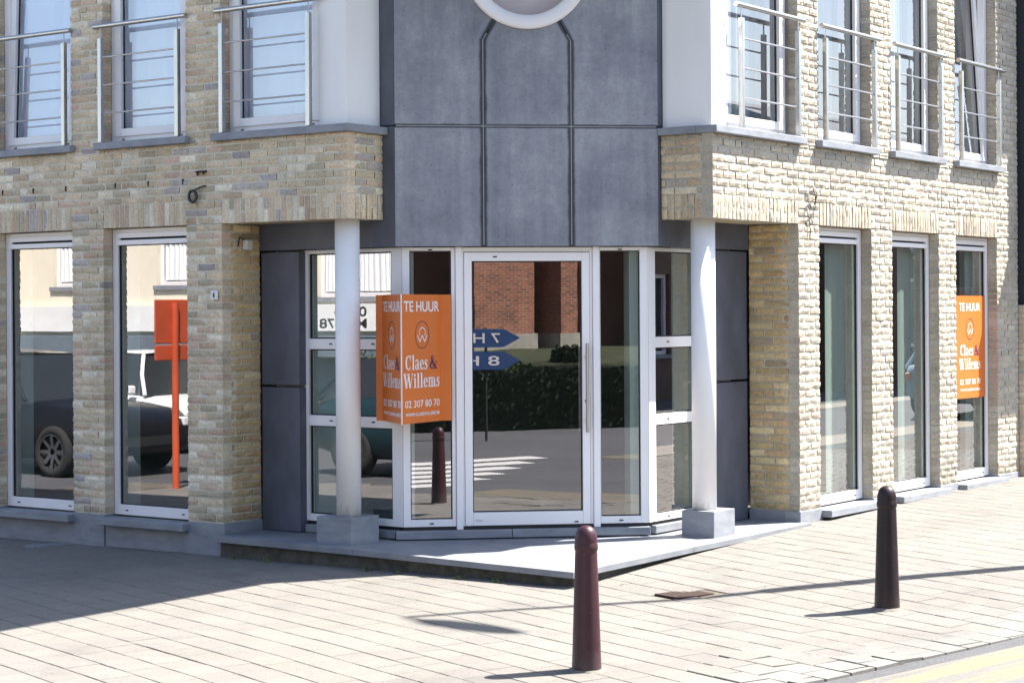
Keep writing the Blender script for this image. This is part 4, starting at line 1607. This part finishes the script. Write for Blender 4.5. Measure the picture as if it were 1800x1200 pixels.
def house(name, P, s0, s1, h, mat, wins, label, cat, loc, depth=6, uvs=None, group=None, rise=2.2):
    """facade with real openings built from strips between window rects [(s0,s1,z0,z1)]"""
    H = thing(name, loc, label, cat, group)
    m = MB()
    zc = sorted({-.4, h} | {z for w_ in wins for z in w_[2:4]})
    for za, zb in zip(zc[:-1], zc[1:]):
        cut = sorted((w_[0], w_[1]) for w_ in wins if w_[2] <= za + 1e-6 and w_[3] >= zb - 1e-6)
        x = s0
        for c0, c1 in cut:
            if c0 > x: m.box(P, x, c0, za, zb, -.3, 0)
            x = c1
        if x < s1: m.box(P, x, s1, za, zb, -.3, 0)
    m.box(P, s0, s0 + .3, -.4, h, -depth, -.301); m.box(P, s1 - .3, s1, -.4, h, -depth, -.301)
    m.build('wall', mat, H, uvs=uvs)
    m = MB()
    mid = -depth / 2
    r_ = [P(s0 - .1, .25, h), P(s1 + .1, .25, h), P(s1 + .1, mid, h + rise), P(s0 - .1, mid, h + rise), P(s0 - .1, -depth, h), P(s1 + .1, -depth, h)]
    m.add(r_, [(0, 1, 2, 3), (3, 2, 5, 4), (0, 3, 4), (1, 5, 2), (0, 4, 5, 1)])
    m.build('roof', 'roof', H)
    for w_ in wins:
        m = MB(); m.frame(P, w_[0], w_[1], w_[2], w_[3], .08, .08, .08, -.2, -.1)
        f_ = m.build('window', 'pvc', H)
        m = MB(); m.box(P, w_[0] + .08, w_[1] - .08, w_[2] + .08, w_[3] - .08, -.17, -.16); m.build('pane', 'house_glass', f_)
        m = MB(); m.box(P, w_[0] - .06, w_[1] + .06, w_[2] - .08, w_[2], -.1, .06); m.build('sill', 'bluestone', f_)
    return H


# cream house and shop over the left street (faces +b)
PX = lambda s, d, z: W(s, -13.7 + d, z)
HW = house('white_house', PX, 10.5, 22.6, 4.5, 'cream', [(17.6, 18.75, 2.35, 3.3), (20.6, 21.6, 2.35, 3.3), (13.4, 15.6, 2.1, 3.4), (11.0, 12.2, 2.1, 3.4)],
           'cream rendered house with shop over the street, mirrored in the left windows', 'house', W(15, -16, 0), rise=.15)
m = MB(); m.box(PX, 10.6, 22.5, 1.05, 1.42, .02, .5); m.build('fascia', 'awning', HW)
m = MB(); m.box(PX, 10.6, 22.5, 1.5, 1.98, .02, .12); bd = m.build('shop_board', 'white_board', HW)
m = MB(); m.box(PX, 11.0, 13.0, -.2, 1.0, .01, .05); m.box(PX, 14.0, 16.2, -.2, 1.0, .01, .05); m.box(PX, 17.0, 19.5, -.2, 1.0, .01, .05); m.build('shutter', 'awning', HW)
for s0, s1, zz0, zz1 in ((17.72, 18.63, 2.45, 3.2), (20.7, 21.5, 2.45, 3.2), (13.5, 15.5, 2.2, 3.3), (11.1, 12.1, 2.2, 3.3)):
    drape(PX, s0, s1, zz0, zz1, -.12, HW, .11, .015)
def bx_(x, y, d): return PX(14.35 + x, .125 + d, 1.53 + y)
m = MB(); text_mesh(m, "0274", bx_, .75, .17, .0, .23, .01); text_mesh(m, "M 0478", bx_, 1.1, .17, .0, .02, .01); m.build('lettering', 'black_plastic', bd, fix=False)
PY = lambda s, d, z: W(s, -12.9 + d, z)
house('stone_house', PY, 22.75, 28.6, 4.7, 'stone_brick', [(23.7, 24.8, 2.4, 3.8), (26.0, 27.2, 2.4, 3.8), (23.7, 24.8, .2, 1.6)], 'old pale stone house left of the cream house across the street', 'house', W(24, -15, 0), rise=.15, uvs=wall_uv)
PY2 = lambda s, d, z: W(s, -14.2 + d, z)
house('grey_house', PY2, 3.2, 10.2, 7.2, 'row_brick', [(4.2, 5.4, .6, 2.2), (7.4, 8.6, .6, 2.2), (4.2, 5.4, 3.4, 5), (7.4, 8.6, 3.4, 5)], 'brown brick house right of the cream house across the street', 'house', W(6, -17, 0), uvs=wall_uv)

# dark terrace over the right street (faces +a)
for k_, (s0, s1, h, dx) in enumerate(((9.5, 15.5, 5.4, 0), (15.6, 22.0, 5.8, .3), (22.1, 29.0, 5.3, -.2), (29.1, 36.5, 5.7, .1), (36.6, 45.0, 5.5, 0))):
    PZ = (lambda off: (lambda s, d, z: W(-12.4 + off + d, s, z)))(dx)
    wd = s1 - s0
    wins = [(s0 + wd * f0, s0 + wd * f0 + 1.25, z_, z_ + 1.7) for f0 in (.12, .60) for z_ in (.9, 3.3)]
    house('terrace_house', PZ, s0, s1, h, 'row_brick', wins, ('first', 'second', 'third', 'fourth', 'last')[k_] + ' dark brick terrace house up the sunny street, counted from the corner', 'house', W(-14, (s0 + s1) / 2, 0), uvs=wall_uv, rise=1.2, group='terrace over the right street')

# church behind the viewer: shaded wall with sunlit buttresses on a grass bank
CHU = thing('brick_church', (7, -15, .2), 'red brick church with stone footed buttresses on a grass bank, mirrored in the door', 'church')
PCH = lambda s, d, z: Vector((8 + (s - 8) * .94 + d * .342, -14.4 - (s - 8) * .342 + d * .94, z))
m = MB(); m.box(PCH, -2, 20, 0, 11, -8, 0); m.build('wall', 'shaded_brick', CHU)
for s0, s1, dp in ((.5, 2.0, 1.1), (5.7, 7.36, 1.1), (7.98, 8.46, 1.3), (11.3, 12.6, 2.3), (16, 17.2, 1.5)):
    m = MB(); m.box(PCH, s0, s1, 1.32, 7.5, .001, dp); bt_ = m.build('buttress', 'red_brick', CHU, uvs=lambda p: (p.x + p.y, p.z))
    m = MB(); m.box(PCH, s0 - .06, s1 + .06, .1, 1.32, .001, dp + .06); m.build('footing', 'pale_stone', bt_)
m = MB()
r_ = [PCH(-2.3, .4, 11), PCH(20.3, .4, 11), PCH(20.3, -4, 16), PCH(-2.3, -4, 16), PCH(-2.3, -8.3, 11), PCH(20.3, -8.3, 11)]
m.add(r_, [(0, 1, 2, 3), (3, 2, 5, 4), (0, 3, 4), (1, 5, 2)]); m.build('roof', 'roof', CHU)
# bank, and a dark wall added for the shaded road
m = MB()
g0 = [(-6, -2.6, .32), (0, -2.9, .36), (6, -3.3, .42), (13, -3.8, .45), (20, -4.5, .4)]
vs = []
for x, y, z in g0:
    vs += [(x, y, z), (x + .8, y - 5, z + .25), (x + 1.6, y - 9.5, z + .55), (x + 2, y - 16, z + .6)]
m.add(vs, [(4 * i + j, 4 * i + 4 + j, 4 * i + 5 + j, 4 * i + 1 + j) for i in range(4) for j in range(3)])
struct(m.build('grass_bank', 'grass', None, smooth=True))
m = MB()
for i in range(4):
    x0, y0, zz = g0[i]; x1, y1, zy = g0[i + 1]
    m.add([(x0, y0, -.4), (x1, y1, -.4), (x1, y1 + .25, -.4), (x0, y0 + .25, -.4), (x0, y0, zz + .12), (x1, y1, zy + .12), (x1, y1 + .25, zy + .12), (x0, y0 + .25, zz + .12)], [(0, 3, 2, 1), (4, 5, 6, 7), (0, 1, 5, 4), (1, 2, 6, 5), (2, 3, 7, 6), (3, 0, 4, 7)])
tag(m.build('retaining_wall', 'near_black', None, loc=(0, -2.8, -.2)), 'added low mossy retaining wall below the church bank', 'wall')

# blue direction boards by the church
M['sign_blue'] = simple('blue sign enamel', (.022, .065, .20), None, 4, .5)
DS = thing('direction_sign', (3.58, -.3, -.25), 'pole with two blue arrow boards, mirrored in the shop door', 'sign')
m = MB(); m.tube([(3.58, -.31, -.3), (3.58, -.31, 1.55)], .022, 12); m.build('pole', 'near_black', DS)
for zc_, word in ((1.39, "7 HE"), (1.02, "8 H")):
    def XD(x, y, d): return Vector((4.15 - x, -.24 + d * 1.0, zc_ + y))
    m = MB()
    pl_ = [(0, 0), (.28, .15), (2.0, .15), (2.0, -.15), (.28, -.15)]
    n = 5
    m.add([XD(x, y, 0) for x, y in pl_] + [XD(x, y, -.02) for x, y in pl_], [tuple(range(n)), tuple(range(n, 2 * n))[::-1]] + [(i, (i + 1) % n, n + (i + 1) % n, n + i) for i in range(n)])
    bo = m.build('arrow_board', 'sign_blue', DS)
    m = MB()
    # seen from the shop the boards point left, so letters run from +x to -x
    text_mesh(m, word, lambda x, y, d: Vector((3.80 - x, -.238 + d, zc_ - .08 + y)), .62, .16, 0, 0, .01)
    m.build('lettering', 'white_ink', bo, fix=False)

# orange road works board on a post, left pavement
M['orange_red'] = simple('orange red enamel', (.60, .10, .038), (.50, .08, .03), 3, .5)
op = W(9.04, -4.61, 0); oz = zg(9.04, -4.61)
OS = thing('road_sign', (op.x, op.y, oz), 'back of an orange road sign on an orange post, mirrored in the second window', 'sign')
m = MB(); m.tube([(op.x, op.y, oz - .02), (op.x, op.y, oz + 2.2)], .042, 14); m.build('post', 'orange_red', OS)
PO = lambda s, d, z: W(9.0 + d, -4.61 + s, z + oz)
m = MB(); m.box(PO, -.30, .30, 1.72, 2.24, .06, .085); m.build('board', 'orange_red', OS, bevel=.01)
m = MB(); m.box(PO, -.30, .30, 1.52, 1.70, .06, .085); m.build('lower_board', 'orange_red', OS, bevel=.008)


# ------------------------------------------------------------------ cars
def car(label, paint, a, b, ang, length=4.5, width=1.82, height=1.62, suv=True, group='cars parked along the left street'):
    z = zg(a, b) - RD
    p = W(a, b, z)
    root = thing('parked_car', p, label, 'car', group)
    dx = Vector((math.cos(ang), math.sin(ang))); dy = Vector((-math.sin(ang), math.cos(ang)))
    def Q(x, y, zz): return Vector((p.x + dx.x * x + dy.x * y, p.y + dx.y * x + dy.y * y, p.z + zz))
    hl, hw = length / 2, width / 2
    belt = .98 if suv else .86
    # body shell: stations along x with (x, half width, z low, z belt)
    st = [(-hl, .72, .42, .80), (-hl + .08, .86, .32, .92), (-hl + .5, .97, .25, belt + .02), (-hl + 1.1, 1, .22, belt + .02), (-.2, 1, .22, belt), (hl - 1.5, 1, .22, belt - .02), (hl - 1.0, .985, .23, belt - .06), (hl - .35, .92, .25, belt - .14), (hl - .06, .80, .30, belt - .28), (hl, .68, .40, belt - .42)]
    sec = [(-.80, 0), (-.97, .12), (-1, .45), (-.985, .8), (-.93, .97), (-.7, 1.015), (0, 1.03), (.7, 1.015), (.93, .97), (.985, .8), (1, .45), (.97, .12), (.80, 0)]
    m = MB()
    for x, w_, zl, zb in st:
        for sy, sz in sec:
            m.v.append(tuple(Q(x, sy * w_ * hw, zl + (zb - zl) * sz)))
    k = len(sec)
    for i in range(len(st) - 1):
        for j in range(k):
            m.f.append((i * k + j, i * k + (j + 1) % k, (i + 1) * k + (j + 1) % k, (i + 1) * k + j)); m.c.append(None)
    m.f.append(tuple(range(k))); m.c.append(None)
    m.f.append(tuple(range((len(st) - 1) * k, len(st) * k))[::-1]); m.c.append(None)
    m.build('body', paint, root, smooth=True)
    # cabin: glass house under a painted roof
    roofz = height
    ca = [(-hl + .18, belt - .02, .86), (-hl + .75, roofz - .06, .70), (-.5, roofz, .72), (.35, roofz - .03, .71), (hl - 1.45, belt - .03, .88)]
    cs = [(-1, 0), (-.93, .55), (-.80, 1), (.80, 1), (.93, .55), (1, 0)]
    m = MB()
    for x, zt_, w_ in ca:
        for sy, sz in cs:
            m.v.append(tuple(Q(x, sy * w_ * hw * 1.08, (belt - .04) + (zt_ - belt + .04) * sz)))
    k = 6
    for i in range(len(ca) - 1):
        for j in range(k - 1):
            m.f.append((i * k + j, i * k + j + 1, (i + 1) * k + j + 1, (i + 1) * k + j)); m.c.append(None)
    m.build('windows', 'house_glass', root, smooth=False)
    m = MB()
    tp = [(-hl + .70, roofz - .045, .60), (-.5, roofz + .018, .63), (.38, roofz - .012, .62)]
    for x, zt_, w_ in tp:
        for sy in (-1, -.5, .5, 1): m.v.append(tuple(Q(x, sy * w_ * hw, zt_ + (.012 if abs(sy) < .9 else 0))))
    for i in range(2):
        for j in range(3): m.f.append((i * 4 + j, i * 4 + j + 1, i * 4 + 5 + j, i * 4 + 4 + j)); m.c.append(None)
    m.build('roof', paint, root, smooth=True)
    m = MB()
    for sgn in (-1, 1):
        for xa, za, xb, zb, wa, wb in ((hl - 1.47, belt, .38, roofz - .03, .94, .645), (-.45, belt, -.5, roofz, .93, .65), (-hl + .2, belt, -hl + .72, roofz - .05, .92, .625)):
            m.tube([Q(xa, sgn * wa * hw, za), Q((xa + xb) / 2, sgn * (wa + wb) / 2 * hw * 1.06, (za + zb) / 2), Q(xb, sgn * wb * hw, zb)], .032, 8)
    m.build('pillar', paint, root)
    for sx in (-hl + .85, hl - .9):
        for sgn in (-1, 1):
            c = Q(sx, sgn * (hw - .10), .335)
            y2 = Vector((dy.x * sgn, dy.y * sgn, 0)); xx = Vector((dx.x, dx.y, 0)); zz = Vector((0, 0, 1))
            def ringm(prof, mat, nm, par):
                m = MB(); n = 28
                for r, d in prof:
                    for j in range(n):
                        an = 2 * math.pi * j / n
                        m.v.append(tuple(c + xx * (r * math.cos(an)) + zz * (r * math.sin(an)) + y2 * d))
                for i in range(len(prof) - 1):
                    for j in range(n):
                        m.f.append((i * n + j, i * n + (j + 1) % n, (i + 1) * n + (j + 1) % n, (i + 1) * n + j)); m.c.append(None)
                return m.build(nm, mat, par, smooth=True)
            wh = ringm([(.16, -.12), (.30, -.12), (.335, -.08), (.335, .08), (.30, .115), (.235, .115), (.225, .05), (.02, .05)], 'tyre', 'wheel', root)
            m = MB()
            for j in range(8):
                an = 2 * math.pi * j / 8
                e1 = xx * math.cos(an) + zz * math.sin(an); e2 = zz * math.cos(an) - xx * math.sin(an)
                m.add([c + e1 * .04 + e2 * .03 + y2 * .085, c + e1 * .04 - e2 * .03 + y2 * .085, c + e1 * .225 - e2 * .022 + y2 * .105, c + e1 * .225 + e2 * .022 + y2 * .105], [(0, 1, 2, 3)])
            n = 28
            vs = []
            for j in range(n):
                an = 2 * math.pi * j / n
                for r in (.218, .236): vs.append(c + xx * r * math.cos(an) + zz * r * math.sin(an) + y2 * .112)
            m.add(vs, [(2 * j, 2 * j + 1, (2 * j + 3) % (2 * n), (2 * j + 2) % (2 * n)) for j in range(n)])
            m.build('rim', 'alloy', wh, fix=False)
    for sgn in (-1, 1):
        m = MB()
        def hb(x0, x1, y0, y1, za, zb):
            m.add([Q(x, y, zz) for zz in (za, zb) for x, y in ((x0, y0), (x1, y0), (x1, y1), (x0, y1))], [(0, 3, 2, 1), (4, 5, 6, 7), (0, 1, 5, 4), (1, 2, 6, 5), (2, 3, 7, 6), (3, 0, 4, 7)])
        hb(hl - .28, hl - .02, sgn * hw * .60, sgn * hw * .90, belt - .36, belt - .24)
        m.build('headlight', 'lens', root, bevel=.02)
        m = MB(); hb(-hl + .0, -hl + .16, sgn * hw * .58, sgn * hw * .86, belt - .22, belt - .08); m.build('tail_light', M['orange_red'], root, bevel=.02)
        m = MB(); hb(hl - 1.75, hl - 1.6, sgn * hw * 1.0, sgn * hw * 1.16, belt + .02, belt + .15); m.build('mirror', paint, root, bevel=.03)
    m = MB()
    m.add([Q(hl - .035 + x, y, zz) for zz in (.40, .52) for x, y in ((0, -.45), (.05, -.45), (.05, .45), (0, .45))], [(0, 3, 2, 1), (4, 5, 6, 7), (0, 1, 5, 4), (1, 2, 6, 5), (2, 3, 7, 6), (3, 0, 4, 7)])
    m.build('grille', 'slot', root)
    return root


def carpaint(name, col):
    m, nt, b = new_mat(name)
    b.inputs["Base Color"].default_value = (*col, 1); b.inputs["Roughness"].default_value = .35
    b.inputs["Specular IOR Level"].default_value = .25
    b.inputs["Coat Weight"].default_value = .25
    return m


M['car_black'] = carpaint('black car paint', (.006, .006, .008)); M['car_white'] = carpaint('white car paint', (.78, .78, .78)); M['car_blue'] = carpaint('pale blue car paint', (.35, .44, .52)); M['car_teal'] = carpaint('dark teal car paint', (.01, .03, .04))
AL = math.atan2(EL.y, EL.x)
car('black sport utility car parked over the pavement, mirrored in the left windows', 'car_black', 13.3, -5.95, AL + math.pi, 5.0, 1.86, 1.6)
car('dark teal car parked before the black one, mirrored in the side light', 'car_teal', 7.1, -7.1, AL + math.pi, 4.4, 1.82, 1.55)
car('white car parked by the cream house, mirrored above the black one', 'car_white', 14.9, -9.9, AL + math.pi, 4.3, 1.8, 1.5, False)
car('second white car farther along by the stone house', 'car_white', 20.4, -10.4, AL, 4.3, 1.8, 1.5, False)
car('pale blue car standing up the sunny street, mirrored in a right window', 'car_blue', -5.3, 21.6, math.atan2(ER.y, ER.x), 4.3, 1.78, 1.5, False, 'cars on the right street')

# shrubs by the cream house
M['leaf'] = simple('shrub leaves', (.05, .09, .02), (.10, .14, .035), 9, .8)
def shrub(c, rx, rz, n, label):
    q = random.Random(int(abs(c[0]) * 100)); m = MB()
    for i in range(n):
        while True:
            v = Vector((q.uniform(-1, 1), q.uniform(-1, 1), q.uniform(-1, 1)))
            if .35 < v.length < 1 + .15 * math.sin(v.x * 7 + v.y * 5): break
        p = Vector((c[0] + v.x * rx, c[1] + v.y * rx, c[2] + rz + v.z * rz))
        d = Vector((q.uniform(-1, 1), q.uniform(-1, 1), q.uniform(-1, 1))).normalized() * .07; e = d.orthogonal().normalized() * .035
        m.add([p - d, p + e, p + d, p - e], [(0, 1, 2, 3)])
    root = thing('shrub', c, label, 'shrub', 'shrubs over the left street')
    m.build('foliage', 'leaf', root, fix=False)
    m = MB(); m.tube([c, (c[0] + .05, c[1], c[2] + rz)], .04, 8, radii=[.05, .02]); m.build('stem', 'rust', root)
for a, b, rx, rz, lb in ((12.6, -12.3, .8, .85, 'rounded green shrub before the shop board of the cream house'), (10.9, -12.2, .6, .7, 'smaller green shrub beside the rounded one')):
    p = W(a, b, zg(a, b) - .03); shrub((p.x, p.y, p.z), rx, rz, 1600, lb)

# tree added out of view to shade the bank
def shade_tree(c, h, r, n, label):
    q = random.Random(21)
    root = thing('shade_tree', c, label, 'tree')
    base = Vector(c); m = MB()
    m.tube([base, base + Vector((.05, 0, h * .3)), base + Vector((.0, .1, h * .62))], .1, 10, radii=[.17, .13, .06])
    tips = []
    for i in range(9):
        an = i * 2.4; z_ = h * (.32 + .035 * i)
        tip = base + Vector((math.cos(an) * r * .6, math.sin(an) * r * .6, z_ + h * .2)); tips.append(tip)
        m.tube([base + Vector((.02, .03, z_)), base + Vector((math.cos(an) * r * .3, math.sin(an) * r * .3, z_ + h * .1)), tip], .04, 7, radii=[.055, .035, .015])
    m.build('trunk', 'rust', root)
    m = MB()
    cen = tips + [base + Vector((q.uniform(-r, r) * .5, q.uniform(-r, r) * .5, h * q.uniform(.55, .95))) for _ in range(9)]
    for i in range(n):
        t = cen[i % len(cen)]
        v = Vector((q.gauss(0, 1), q.gauss(0, 1), q.gauss(0, .8))) * r * .24
        p = t + v
        d = Vector((q.uniform(-1, 1), q.uniform(-1, 1), q.uniform(-1, 1))).normalized() * .13; e = d.orthogonal().normalized() * .07
        m.add([p - d, p + e, p + d, p - e], [(0, 1, 2, 3)])
    m.build('crown', 'leaf', root, fix=False)


shade_tree((11.5, -4.6, .2), 8.5, 3.0, 9000, 'leafy green tree added on the church bank to cast shade on it')

M['leaf_dark'] = simple('dark shrub leaves', (.012, .022, .008), (.024, .036, .012), 9, .8)
for k_, (x, y, rx, rz) in enumerate(((10.3, -5.2, 1.0, 1.5), (12.4, -6.4, 1.4, 2.1), (7.6, -9.5, .45, .32), (5.2, -5.0, .4, .22))):  # two large shrubs added as a dark mass for the shaded bank
    shrub((x, y, .45), rx, rz, (2600, 3400, 900, 700)[k_], ('tall dark shrub added by the tree trunk as shade mass on the church bank', 'widest dark shrub added as shade mass on the church bank', 'low bush at the church footing', 'small low bush above the added retaining wall')[k_])
for o in bpy.data.objects:
    if o.name.startswith('foliage') and o.parent and 'church' in o.parent.get('label', '') : o.data.materials[0] = M['leaf_dark']
    if o.get('category') == 'shrub' and ('church' in o['label'] or 'retaining' in o['label']): o['group'] = 'bushes on the church bank'

q = random.Random(31); m = MB()  # leaves added to make the edge of the dark shade wall irregular
for i in range(9000):
    x = q.uniform(1.5, 12.5); t = (x + 6) / 26
    y0 = -3.3 - .0714 * (x - 6) if x > 6 else -2.9 - .0667 * x
    dens = .5 + .5 * math.sin(x * 2.1) * math.sin(x * .7 + 1)
    z = q.uniform(-.25, .50 + .32 * dens) if q.random() < .35 + .65 * dens else q.uniform(.35, .8)
    p = Vector((x, y0 + .26 + q.uniform(0, .12), z))
    d = Vector((q.uniform(-1, 1), q.uniform(-.4, .4), q.uniform(-1, 1))).normalized() * .055; e = d.orthogonal().normalized() * .035
    m.add([p - d, p + e, p + d, p - e], [(0, 1, 2, 3)])
tag(m.build('ivy', 'leaf_dark', None, fix=False), 'dark ivy hanging over the retaining wall below the church', 'ivy', kind='stuff')
